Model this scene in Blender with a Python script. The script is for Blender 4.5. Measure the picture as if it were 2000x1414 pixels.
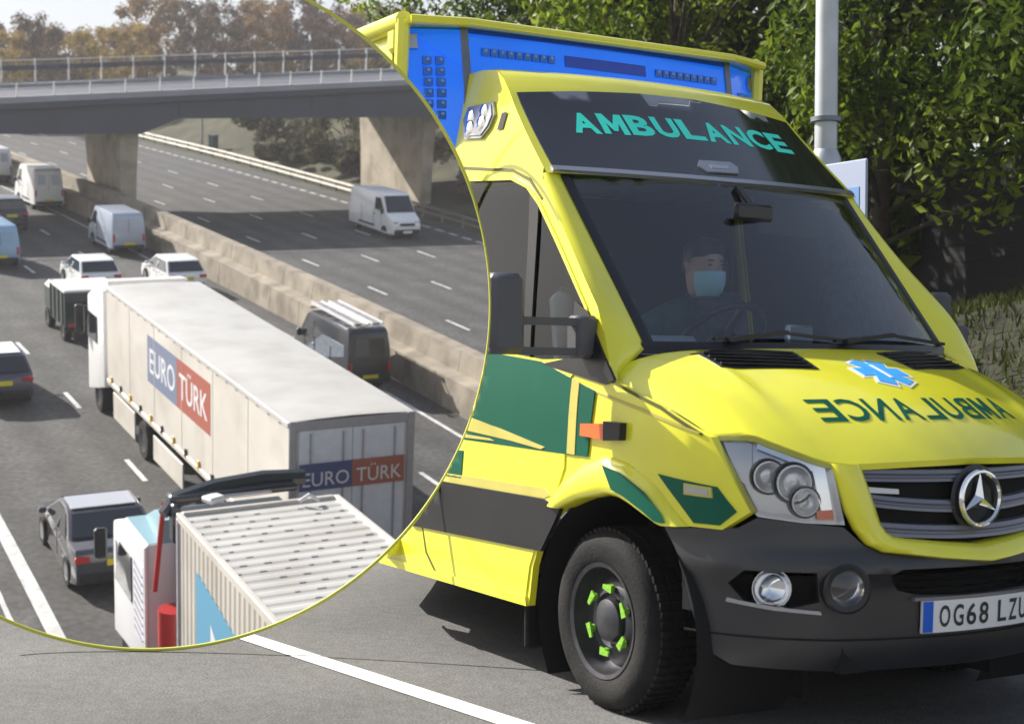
import bpy, bmesh, math, random
from mathutils import Vector, Matrix, geometry
from mathutils.bvhtree import BVHTree

for _o in list(bpy.data.objects):
    bpy.data.objects.remove(_o, do_unlink=True)
SC = bpy.context.scene
COL = SC.collection
R = math.radians
RNG = random.Random(7)

# ------------------------------------------------------------------ camera
# World: the ambulance's road is z = 0, the ambulance faces +X, its near (right hand) side is -Y.
F_PX, W_PX, H_PX = 2900.0, 2000.0, 1414.0
CAM = Vector((4.75265, -4.08811, 1.34819))
def cam_axes(yaw, pitch, roll):
    f = Vector((math.cos(pitch) * math.cos(yaw), math.cos(pitch) * math.sin(yaw), math.sin(pitch)))
    r = f.cross(Vector((0, 0, 1))).normalized()
    u = r.cross(f)
    c, s = math.cos(roll), math.sin(roll)
    return c * r + s * u, -s * r + c * u, f
CR, CU, CF = cam_axes(2.61923547, -0.0028856, 0.0093622)
cam_d = bpy.data.cameras.new("camera")
cam_o = bpy.data.objects.new("camera", cam_d)
COL.objects.link(cam_o)
cam_d.sensor_width = 36.0
cam_d.lens = 36.0 * F_PX / W_PX
cam_d.clip_start, cam_d.clip_end = 0.1, 3000.0
M3 = Matrix((CR, CU, -CF)).transposed()
cam_o.matrix_world = Matrix.Translation(CAM) @ M3.to_4x4()
cam_d.dof.use_dof = True
cam_d.dof.focus_distance = 7.3
cam_d.dof.aperture_fstop = 4.0
SC.camera = cam_o

# ------------------------------------------------------------------ sky, sun, exposure
SUN_AZ_LEFT, SUN_EL = R(62), R(38)      # left of the viewing direction, above the horizon
_h = (CF * math.cos(SUN_AZ_LEFT) - CR * math.sin(SUN_AZ_LEFT)); _h.z = 0; _h.normalize()
SUN = _h * math.cos(SUN_EL) + Vector((0, 0, math.sin(SUN_EL)))
world = bpy.data.worlds.new("World")
SC.world = world
world.use_nodes = True
wn = world.node_tree.nodes
wl = world.node_tree.links
for n in list(wn): wn.remove(n)
sky = wn.new("ShaderNodeTexSky")
sky.sky_type = 'NISHITA'
sky.sun_disc = False
sky.sun_elevation = SUN_EL
sky.sun_rotation = math.atan2(SUN.x, SUN.y)
sky.air_density, sky.dust_density, sky.ozone_density = 1.0, 2.5, 1.0
bgn = wn.new("ShaderNodeBackground")
bgn.inputs[1].default_value = 0.095
wo = wn.new("ShaderNodeOutputWorld")
# thin haze low in the sky, the same all round the horizon
wt = wn.new("ShaderNodeTexCoord"); ws = wn.new("ShaderNodeSeparateXYZ"); wm = wn.new("ShaderNodeMapRange"); wx = wn.new("ShaderNodeMix"); wx.data_type = 'RGBA'
wm.interpolation_type = 'SMOOTHSTEP'
wm.inputs[1].default_value, wm.inputs[2].default_value, wm.inputs[3].default_value, wm.inputs[4].default_value = 0.0, 0.65, 0.82, 0.10
wx.inputs[7].default_value = (5.3, 5.2, 5.0, 1)
wl.new(wt.outputs["Generated"], ws.inputs[0]); wl.new(ws.outputs["Z"], wm.inputs[0]); wl.new(wm.outputs[0], wx.inputs[0])
wl.new(sky.outputs[0], wx.inputs[6]); wl.new(wx.outputs[2], bgn.inputs[0])
wl.new(bgn.outputs[0], wo.inputs[0])
sun_d = bpy.data.lights.new("sun", 'SUN')
sun_d.energy = 5.0
sun_d.angle = R(0.5)
sun_d.color = (1.0, 0.95, 0.87)
sun_o = bpy.data.objects.new("sun", sun_d)
COL.objects.link(sun_o)
sun_o.rotation_euler = (-SUN).to_track_quat('-Z', 'Y').to_euler()
sun_o.location = (0, 0, 30)
SC.view_settings.view_transform = 'Standard'
SC.view_settings.look = 'None'
SC.view_settings.gamma = 1.0
SC.view_settings.exposure = 0.85
SC.view_settings.use_curve_mapping = False
SC.render.engine = 'CYCLES'
SC.cycles.max_bounces = 8
SC.cycles.transparent_max_bounces = 12
SC.cycles.use_denoising = True

# The motorway lies in a cutting below and climbs away: its own frame (x right, y ahead, z up) has the
# same viewpoint 11.2 m above the carriageway.
MH = 11.20045
def _mot():
    p, r = -0.22527632, 0.04490234
    f = Vector((0, math.cos(p), math.sin(p))); rt = Vector((1, 0, 0)); up = rt.cross(f)
    c, s = math.cos(r), math.sin(r)
    Rm = Matrix((c * rt + s * up, -s * rt + c * up, f))
    Ra = Matrix((CR, CU, CF))
    return Matrix.Translation(CAM) @ (Ra.transposed() @ Rm).to_4x4() @ Matrix.Translation((0, 0, -MH))
MOT = _mot()

# ------------------------------------------------------------------ materials
def mat(name, col, rough=0.5, metal=0.0, coat=0.0, noise=0.0, scale=6.0, bump=0.0, bscale=60.0, spec=0.5, dirt=None, dscale=2.0, damt=0.4):
    m = bpy.data.materials.new(name); m.use_nodes = True
    nt = m.node_tree; b = nt.nodes["Principled BSDF"]
    b.inputs["Base Color"].default_value = (*col, 1)
    b.inputs["Roughness"].default_value = rough
    b.inputs["Metallic"].default_value = metal
    b.inputs["Specular IOR Level"].default_value = spec
    if coat:
        b.inputs["Coat Weight"].default_value = coat
        b.inputs["Coat Roughness"].default_value = 0.06
    tc = nt.nodes.new("ShaderNodeTexCoord")
    out = None
    if noise:
        nz = nt.nodes.new("ShaderNodeTexNoise"); nz.inputs["Scale"].default_value = scale; nz.inputs["Detail"].default_value = 6
        nt.links.new(tc.outputs["Object"], nz.inputs["Vector"])
        mp = nt.nodes.new("ShaderNodeMapRange")
        mp.inputs[1].default_value, mp.inputs[2].default_value = 0.3, 0.7
        mp.inputs[3].default_value, mp.inputs[4].default_value = 1 - noise, 1 + noise
        nt.links.new(nz.outputs[0], mp.inputs[0])
        mx = nt.nodes.new("ShaderNodeVectorMath"); mx.operation = 'SCALE'
        mx.inputs[0].default_value = col
        nt.links.new(mp.outputs[0], mx.inputs["Scale"])
        out = mx.outputs[0]
    if dirt:
        nz = nt.nodes.new("ShaderNodeTexNoise"); nz.inputs["Scale"].default_value = dscale; nz.inputs["Detail"].default_value = 8
        nt.links.new(tc.outputs["Object"], nz.inputs["Vector"])
        mp = nt.nodes.new("ShaderNodeMapRange")
        mp.inputs[1].default_value, mp.inputs[2].default_value = 0.45, 0.75
        mp.inputs[3].default_value, mp.inputs[4].default_value = 0, damt
        nt.links.new(nz.outputs[0], mp.inputs[0])
        mx = nt.nodes.new("ShaderNodeMix"); mx.data_type = 'RGBA'
        mx.inputs[6].default_value = (*col, 1); mx.inputs[7].default_value = (*dirt, 1)
        if out: nt.links.new(out, mx.inputs[6])
        nt.links.new(mp.outputs[0], mx.inputs[0])
        out = mx.outputs[2]
    if out: nt.links.new(out, b.inputs["Base Color"])
    if bump:
        nz = nt.nodes.new("ShaderNodeTexNoise"); nz.inputs["Scale"].default_value = bscale; nz.inputs["Detail"].default_value = 8
        nt.links.new(tc.outputs["Object"], nz.inputs["Vector"])
        bp = nt.nodes.new("ShaderNodeBump"); bp.inputs["Strength"].default_value = bump; bp.inputs["Distance"].default_value = 0.02
        nt.links.new(nz.outputs[0], bp.inputs["Height"])
        nt.links.new(bp.outputs[0], b.inputs["Normal"])
    return m

def glass_mat(name, tint, refl=1.45, base=0.04):
    m = bpy.data.materials.new(name); m.use_nodes = True
    nt = m.node_tree
    for n in list(nt.nodes): nt.nodes.remove(n)
    o = nt.nodes.new("ShaderNodeOutputMaterial")
    t = nt.nodes.new("ShaderNodeBsdfTransparent"); t.inputs[0].default_value = (*tint, 1)
    g = nt.nodes.new("ShaderNodeBsdfGlossy"); g.inputs[0].default_value = (1, 1, 1, 1); g.inputs["Roughness"].default_value = 0.02
    fr = nt.nodes.new("ShaderNodeFresnel"); fr.inputs[0].default_value = refl
    ad = nt.nodes.new("ShaderNodeMath"); ad.operation = 'ADD'; ad.inputs[1].default_value = base; ad.use_clamp = True
    nt.links.new(fr.outputs[0], ad.inputs[0])
    mx = nt.nodes.new("ShaderNodeMixShader")
    nt.links.new(ad.outputs[0], mx.inputs[0]); nt.links.new(t.outputs[0], mx.inputs[1]); nt.links.new(g.outputs[0], mx.inputs[2])
    nt.links.new(mx.outputs[0], o.inputs[0])
    return m

def leaf_mat(name, cols, trans=0.35, rough=0.45):
    """cols: colour stops, one of which each separate leaf picks at random, with broad patches of tone."""
    m = bpy.data.materials.new(name); m.use_nodes = True
    nt = m.node_tree
    for n in list(nt.nodes): nt.nodes.remove(n)
    o = nt.nodes.new("ShaderNodeOutputMaterial")
    ge = nt.nodes.new("ShaderNodeNewGeometry")
    cr = nt.nodes.new("ShaderNodeValToRGB")
    cr.color_ramp.elements[0].color = (*cols[0], 1); cr.color_ramp.elements[1].color = (*cols[-1], 1)
    for i, c in enumerate(cols[1:-1]):
        e = cr.color_ramp.elements.new((i + 1) / (len(cols) - 1)); e.color = (*c, 1)
    tc = nt.nodes.new("ShaderNodeTexCoord")
    nz = nt.nodes.new("ShaderNodeTexNoise"); nz.inputs["Scale"].default_value = 0.55; nz.inputs["Detail"].default_value = 3
    nt.links.new(tc.outputs["Object"], nz.inputs["Vector"])
    ma = nt.nodes.new("ShaderNodeMath"); ma.operation = 'MULTIPLY_ADD'; ma.inputs[1].default_value = 0.55
    nt.links.new(ge.outputs["Random Per Island"], ma.inputs[0])
    mb = nt.nodes.new("ShaderNodeMapRange"); mb.inputs[1].default_value, mb.inputs[2].default_value = 0.35, 0.65
    mb.inputs[3].default_value, mb.inputs[4].default_value = 0.0, 0.45
    nt.links.new(nz.outputs[0], mb.inputs[0]); nt.links.new(mb.outputs[0], ma.inputs[2])
    nt.links.new(ma.outputs[0], cr.inputs[0])
    d = nt.nodes.new("ShaderNodeBsdfPrincipled"); d.inputs["Roughness"].default_value = rough; d.inputs["Specular IOR Level"].default_value = 0.16
    t = nt.nodes.new("ShaderNodeBsdfTranslucent")
    nt.links.new(cr.outputs[0], d.inputs["Base Color"]); nt.links.new(cr.outputs[0], t.inputs[0])
    mx = nt.nodes.new("ShaderNodeMixShader"); mx.inputs[0].default_value = trans
    nt.links.new(d.outputs[0], mx.inputs[1]); nt.links.new(t.outputs[0], mx.inputs[2]); nt.links.new(mx.outputs[0], o.inputs[0])
    return m

def asphalt_mat(name, base, tint=(1, 1, 1), grain=220.0, track=0.0):
    m = bpy.data.materials.new(name); m.use_nodes = True
    nt = m.node_tree; b = nt.nodes["Principled BSDF"]; b.inputs["Roughness"].default_value = 0.85
    tc = nt.nodes.new("ShaderNodeTexCoord")
    n1 = nt.nodes.new("ShaderNodeTexNoise"); n1.inputs["Scale"].default_value = grain; n1.inputs["Detail"].default_value = 4
    n2 = nt.nodes.new("ShaderNodeTexNoise"); n2.inputs["Scale"].default_value = 0.6; n2.inputs["Detail"].default_value = 8
    n3 = nt.nodes.new("ShaderNodeTexVoronoi"); n3.inputs["Scale"].default_value = grain * 0.4
    for n in (n1, n2, n3): nt.links.new(tc.outputs["Object"], n.inputs["Vector"])
    a = nt.nodes.new("ShaderNodeMapRange"); a.inputs[1].default_value, a.inputs[2].default_value, a.inputs[3].default_value, a.inputs[4].default_value = 0.3, 0.7, base * 0.55, base * 1.45
    nt.links.new(n1.outputs[0], a.inputs[0])
    c = nt.nodes.new("ShaderNodeMapRange"); c.inputs[1].default_value, c.inputs[2].default_value, c.inputs[3].default_value, c.inputs[4].default_value = 0.3, 0.7, 0.72, 1.22
    nt.links.new(n2.outputs[0], c.inputs[0])
    s = nt.nodes.new("ShaderNodeMapRange"); s.inputs[1].default_value, s.inputs[2].default_value, s.inputs[3].default_value, s.inputs[4].default_value = 0.05, 0.18, 1.45, 1.0
    nt.links.new(n3.outputs["Distance"], s.inputs[0])
    m1 = nt.nodes.new("ShaderNodeMath"); m1.operation = 'MULTIPLY'; nt.links.new(a.outputs[0], m1.inputs[0]); nt.links.new(c.outputs[0], m1.inputs[1])
    n4 = nt.nodes.new("ShaderNodeTexNoise"); n4.inputs["Scale"].default_value = grain * .16; n4.inputs["Detail"].default_value = 5; n4.inputs["Roughness"].default_value = .7
    nt.links.new(tc.outputs["Object"], n4.inputs["Vector"])
    g4 = nt.nodes.new("ShaderNodeMapRange"); g4.inputs[1].default_value, g4.inputs[2].default_value, g4.inputs[3].default_value, g4.inputs[4].default_value = 0.3, 0.7, 0.80, 1.20
    nt.links.new(n4.outputs[0], g4.inputs[0])
    m0 = nt.nodes.new("ShaderNodeMath"); m0.operation = 'MULTIPLY'; nt.links.new(m1.outputs[0], m0.inputs[0]); nt.links.new(g4.outputs[0], m0.inputs[1]); m1 = m0
    m2 = nt.nodes.new("ShaderNodeMath"); m2.operation = 'MULTIPLY'; nt.links.new(m1.outputs[0], m2.inputs[0]); nt.links.new(s.outputs[0], m2.inputs[1])
    if track:      # traffic-polished wheel tracks, following the lanes by the mesh's own across-road measure
        at = nt.nodes.new("ShaderNodeAttribute"); at.attribute_name = 'across'
        q1 = nt.nodes.new("ShaderNodeMath"); q1.operation = 'MULTIPLY'; q1.inputs[1].default_value = 4 * math.pi / track; nt.links.new(at.outputs["Fac"], q1.inputs[0])
        q2 = nt.nodes.new("ShaderNodeMath"); q2.operation = 'COSINE'; nt.links.new(q1.outputs[0], q2.inputs[0])
        q3 = nt.nodes.new("ShaderNodeMapRange"); q3.inputs[1].default_value, q3.inputs[2].default_value, q3.inputs[3].default_value, q3.inputs[4].default_value = -1, 1, 1.16, 0.80
        nt.links.new(q2.outputs[0], q3.inputs[0])
        m4 = nt.nodes.new("ShaderNodeMath"); m4.operation = 'MULTIPLY'; nt.links.new(m2.outputs[0], m4.inputs[0]); nt.links.new(q3.outputs[0], m4.inputs[1]); m2 = m4
    v = nt.nodes.new("ShaderNodeVectorMath"); v.operation = 'SCALE'; v.inputs[0].default_value = tint
    nt.links.new(m2.outputs[0], v.inputs["Scale"]); nt.links.new(v.outputs[0], b.inputs["Base Color"])
    bp = nt.nodes.new("ShaderNodeBump"); bp.inputs["Strength"].default_value = 0.5; bp.inputs["Distance"].default_value = 0.006
    nt.links.new(n1.outputs[0], bp.inputs["Height"]); nt.links.new(bp.outputs[0], b.inputs["Normal"])
    return m

def plain(name, col, rough=0.6, **k): return mat(name, col, rough, **k)
M = {
 'yellow': mat("fluorescent yellow paint", (0.80, 0.77, 0.036), 0.26, coat=0.7, noise=0.04, scale=3, dirt=(0.42, 0.38, 0.04), dscale=2.6, damt=0.30),
 'green': mat("dark green livery vinyl", (0.0, 0.088, 0.052), 0.38, spec=0.25, noise=0.06, scale=4),
 'teal': mat("light teal vinyl", (0.04, 0.86, 0.66), 0.35),
 'seam': mat("panel gap", (0.10, 0.095, 0.01), 0.7),
 'olive': mat("olive strip and crease shade", (0.52, 0.46, 0.10), 0.4, noise=0.1),  # livery strips, and the shade painted along body creases
 'black': mat("black gloss panel", (0.012, 0.013, 0.017), 0.08, coat=0.6),
 'plastic': mat("dark grey moulded plastic", (0.013, 0.0135, 0.016), 0.46, noise=0.15, scale=5, bump=0.05, bscale=300, spec=0.32, dirt=(0.035, 0.033, 0.03), dscale=3, damt=0.5),
 'bumperplastic': mat("textured bumper plastic", (0.015, 0.0155, 0.019), 0.36, noise=0.15, scale=5, bump=0.08, bscale=350, spec=0.7, dirt=(0.04, 0.037, 0.033), dscale=4, damt=0.45),
 'trim': mat("black trim", (0.010, 0.010, 0.012), 0.35),
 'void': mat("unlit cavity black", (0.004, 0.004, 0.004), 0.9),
 'rubber': mat("tyre rubber", (0.010, 0.010, 0.011), 0.8, noise=0.2, scale=20, bump=0.2, bscale=80, spec=0.25, dirt=(0.045, 0.042, 0.038), dscale=4, damt=0.6),
 'steel': mat("grey wheel steel", (0.06, 0.06, 0.068), 0.4, metal=0.6, noise=0.25, scale=14),
 'chrome': mat("chrome", (0.82, 0.83, 0.85), 0.10, metal=1.0),
 'silver': mat("satin silver", (0.42, 0.43, 0.46), 0.28, metal=0.8),
 'greybar': mat("silver grey grille bar", (0.22, 0.22, 0.25), 0.3, metal=0.4),
 'lampdark': mat("headlamp housing", (0.50, 0.51, 0.54), 0.22, metal=0.7),
 'lampbowl': mat("pale lamp bowl", (0.72, 0.73, 0.75), 0.18, metal=0.5),
 'limegreen': mat("fluorescent wheel nut pointer", (0.20, 0.46, 0.03), 0.5),
 'blue': mat("blue beacon lens", (0.0, 0.17, 0.95), 0.15, coat=0.5, noise=0.12, scale=5),
 'bluedeep': mat("deep blue lens panel", (0.002, 0.05, 0.52), 0.15, coat=0.5),
 'led': mat("led cluster", (0.16, 0.36, 0.85), 0.2),
 'ledblue': mat("led bezel", (0.02, 0.15, 0.62), 0.3),
 'orange': mat("amber indicator", (0.85, 0.14, 0.02), 0.25, coat=0.5),
 'white': mat("white paint", (0.80, 0.80, 0.80), 0.35, coat=0.3, noise=0.03),
 'plate': mat("white reflective plate", (0.80, 0.80, 0.80), 0.45),
 'platetxt': mat("black plate lettering", (0.03, 0.03, 0.03), 0.6),
 'eublue': mat("blue plate band", (0.0, 0.11, 0.62), 0.4),
 'emsblue': mat("bright blue emblem vinyl", (0.05, 0.36, 0.82), 0.4),
 'interior': mat("dark grey interior", (0.14, 0.15, 0.17), 0.7, noise=0.1),
 'dash': mat("dashboard grey", (0.30, 0.33, 0.37), 0.45, noise=0.1, scale=8),
 'seat': mat("dark seat cloth", (0.06, 0.07, 0.095), 0.9, noise=0.2, scale=30),
 'bulk': mat("pale cab bulkhead", (0.022, 0.028, 0.03), 0.8),
 'skin': mat("skin", (0.50, 0.30, 0.22), 0.5),
 'mask': mat("pale blue face mask", (0.45, 0.68, 0.74), 0.8),
 'hair': mat("dark hair", (0.018, 0.013, 0.010), 0.5),
 'uniform': mat("dark green uniform", (0.03, 0.055, 0.05), 0.85, noise=0.2, scale=20),
 'screen': glass_mat("windscreen glass", (0.84, 0.94, 1.0), 1.5, 0.055),
 'glass': glass_mat("tinted side glass", (0.34, 0.40, 0.40), 1.4, 0.0),
 'lens': glass_mat("clear lamp cover", (0.95, 0.96, 0.97), 1.45, 0.02),
 'carglass': mat("dark car glass", (0.012, 0.016, 0.022), 0.06, coat=0.5),
 'road': asphalt_mat("worn grey asphalt", 0.125, (1.0, 0.985, 0.97), 95.0),
 'line': mat("white road paint", (0.78, 0.78, 0.76), 0.7, noise=0.08, scale=30, dirt=(0.3, 0.3, 0.29), dscale=9, damt=0.5),
 'yline': mat("yellow road paint", (0.72, 0.62, 0.25), 0.7, noise=0.08, scale=30, dirt=(0.3, 0.27, 0.2), dscale=9, damt=0.5),
 'kerb': mat("concrete kerb", (0.30, 0.28, 0.25), 0.85, noise=0.2, scale=9, bump=0.2),
 'soil': mat("earth and litter", (0.018, 0.019, 0.008), 0.95, noise=0.5, scale=3, bump=0.6, bscale=12),
 'shadeboard': mat("black boards for deep shade", (0.006, 0.006, 0.008), 0.8, noise=0.3, scale=3),
 'galv': mat("galvanised steel", (0.46, 0.49, 0.53), 0.42, metal=0.35, noise=0.12, scale=5),
 'galvdark': mat("weathered steel", (0.17, 0.20, 0.25), 0.5, metal=0.3, noise=0.2, scale=6),
 'signblue': mat("blue sign face", (0.16, 0.30, 0.62), 0.4),
 'signback': mat("pale blue grey sign panel", (0.34, 0.40, 0.55), 0.45),
 'inset_border': mat("olive yellow border line", (0.56, 0.57, 0.075), 0.55),
 'bark': mat("bark", (0.05, 0.04, 0.03), 0.9, noise=0.4, scale=6, bump=0.8, bscale=18),
 'twig': mat("bare twigs", (0.16, 0.12, 0.10), 0.9, noise=0.3, scale=2),
 # motorway
 'mroad': asphalt_mat("motorway asphalt", 0.052, (1.0, 0.98, 0.96), 6.0, 3.3),
 'concrete': mat("stained concrete", (0.40, 0.35, 0.275), 0.9, noise=0.16, scale=0.8, dirt=(0.17, 0.14, 0.10), dscale=0.9, damt=0.75, bump=0.3, bscale=5),
 'wallconc': mat("brown stained concrete", (0.27, 0.235, 0.185), 0.9, noise=0.25, scale=0.9, dirt=(0.10, 0.08, 0.055), dscale=1.1, damt=0.85, bump=0.4, bscale=5),
 'mirrorgrey': mat("grey mirror plastic", (0.075, 0.075, 0.085), 0.5, noise=0.1),
 'vgraph': mat("dark glossy car paint", (0.045, 0.045, 0.055), 0.2, coat=0.8),
 'girder': mat("grey bridge girder", (0.060, 0.066, 0.088), 0.75, noise=0.1, scale=0.4, dirt=(0.06, 0.06, 0.07), dscale=0.5, damt=0.5),
 'upstand': mat("pale parapet concrete", (0.27, 0.28, 0.31), 0.85, noise=0.12, scale=0.6),
 'railing': mat("pale railing metal", (0.62, 0.63, 0.64), 0.4, metal=0.2),
 'verge': mat("rough verge", (0.048, 0.046, 0.020), 0.95, noise=0.5, scale=0.6, dirt=(0.030, 0.026, 0.013), dscale=0.35, damt=0.9, bump=0.6, bscale=3),
 'mline': mat("motorway line paint", (0.56, 0.56, 0.55), 0.7, noise=0.2, scale=2, dirt=(0.25, 0.25, 0.24), dscale=3, damt=0.7),
 'barrier': mat("galvanised crash barrier", (0.25, 0.235, 0.20), 0.5, metal=0.2, noise=0.1, scale=2),
 'cabinet': mat("green steel cabinet", (0.02, 0.075, 0.075), 0.5),
 'cream': mat("cream curtain side", (0.56, 0.53, 0.48), 0.42, coat=0.1, noise=0.06, scale=0.7, dirt=(0.42, 0.38, 0.32), dscale=1.2, damt=0.6),
 'roofwhite': mat("white trailer roof", (0.46, 0.455, 0.44), 0.5, noise=0.06, scale=0.8, dirt=(0.34, 0.32, 0.285), dscale=1.0, damt=0.7),
 'trimgrey': mat("grey door frame", (0.30, 0.29, 0.32), 0.5, noise=0.08),
 'doorgrey': mat("pale grey rear door", (0.62, 0.64, 0.72), 0.5, noise=0.06),
 'navy': mat("navy print", (0.045, 0.055, 0.19), 0.5),
 'slate': mat("faded blue print", (0.15, 0.18, 0.27), 0.5),
 'red': mat("brick red print", (0.33, 0.085, 0.055), 0.5),
 'cabred': mat("red tank paint", (0.42, 0.02, 0.02), 0.4, coat=0.3),
 'skyblue': mat("blue print on container", (0.10, 0.30, 0.46), 0.5),
 'palegrey': mat("pale grey print", (0.62, 0.63, 0.66), 0.5),
 'teamt': mat("blue grey cab roof", (0.22, 0.36, 0.42), 0.4),
 'amberlamp': mat("amber side marker", (0.55, 0.36, 0.03), 0.4),
 'tail': mat("red tail lamp", (0.45, 0.02, 0.02), 0.3),
 'yplate': mat("yellow rear plate", (0.65, 0.55, 0.03), 0.5),
 'vwhite': mat("white van paint", (0.78, 0.79, 0.80), 0.35, coat=0.4, noise=0.03),
 'vblue': mat("pale blue van paint", (0.24, 0.40, 0.58), 0.35, coat=0.4),
 'vgrey': mat("silver blue van paint", (0.36, 0.42, 0.52), 0.35, coat=0.4, metal=0.2),
 'vdark': mat("dark navy van paint", (0.018, 0.022, 0.032), 0.3, coat=0.5),
 'vsilver': mat("silver car paint", (0.50, 0.51, 0.54), 0.28, coat=0.5, metal=0.4),
 'vblack': mat("near black car paint", (0.014, 0.015, 0.020), 0.25, coat=0.6),
 'vpurple': mat("dark blue grey car paint", (0.045, 0.050, 0.085), 0.25, coat=0.6),
 'tipper': mat("dark green tipper paint", (0.035, 0.05, 0.045), 0.5, noise=0.2),
 'hivis': mat("yellow green decal", (0.45, 0.60, 0.20), 0.5),
 'decalgreen': mat("dark green decal", (0.03, 0.14, 0.10), 0.5),
 'ladder': mat("bright aluminium ladder", (0.80, 0.80, 0.80), 0.3, metal=0.3),
 'leafA': leaf_mat("broad leaves", [(0.016, 0.034, 0.004), (0.065, 0.11, 0.008), (0.17, 0.23, 0.018), (0.33, 0.38, 0.05)], 0.5),
 'leafB': leaf_mat("dark broad leaves", [(0.008, 0.020, 0.003), (0.028, 0.052, 0.006), (0.075, 0.115, 0.012), (0.20, 0.26, 0.04)], 0.45),
 'grassM': leaf_mat("grass blades", [(0.022, 0.030, 0.006), (0.05, 0.065, 0.012), (0.065, 0.078, 0.016), (0.12, 0.125, 0.035)], 0.3, 0.6),
 'autA': leaf_mat("yellow autumn leaves", [(0.13, 0.095, 0.05), (0.32, 0.22, 0.07), (0.46, 0.34, 0.08), (0.24, 0.17, 0.09)], 0.3, 0.7),
 'autB': leaf_mat("brown bare branches", [(0.085, 0.062, 0.055), (0.14, 0.10, 0.08), (0.21, 0.145, 0.10), (0.16, 0.12, 0.11)], 0.15, 0.8),
 'autC': leaf_mat("russet leaves", [(0.12, 0.08, 0.06), (0.24, 0.14, 0.07), (0.34, 0.22, 0.08), (0.15, 0.11, 0.10)], 0.25, 0.7),
 'scrub': leaf_mat("brown green scrub leaves", [(0.035, 0.035, 0.018), (0.07, 0.065, 0.03), (0.12, 0.10, 0.05), (0.16, 0.15, 0.06)], 0.25, 0.8),
 'scrubred': leaf_mat("reddish scrub leaves", [(0.08, 0.05, 0.035), (0.16, 0.10, 0.075), (0.24, 0.16, 0.10), (0.17, 0.15, 0.10)], 0.25, 0.8),
}

_b = M['blue'].node_tree.nodes["Principled BSDF"]      # the blue lenses also get a faint emission
_b.inputs["Emission Color"].default_value = (0.0, 0.16, 1.0, 1); _b.inputs["Emission Strength"].default_value = 0.22

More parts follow.
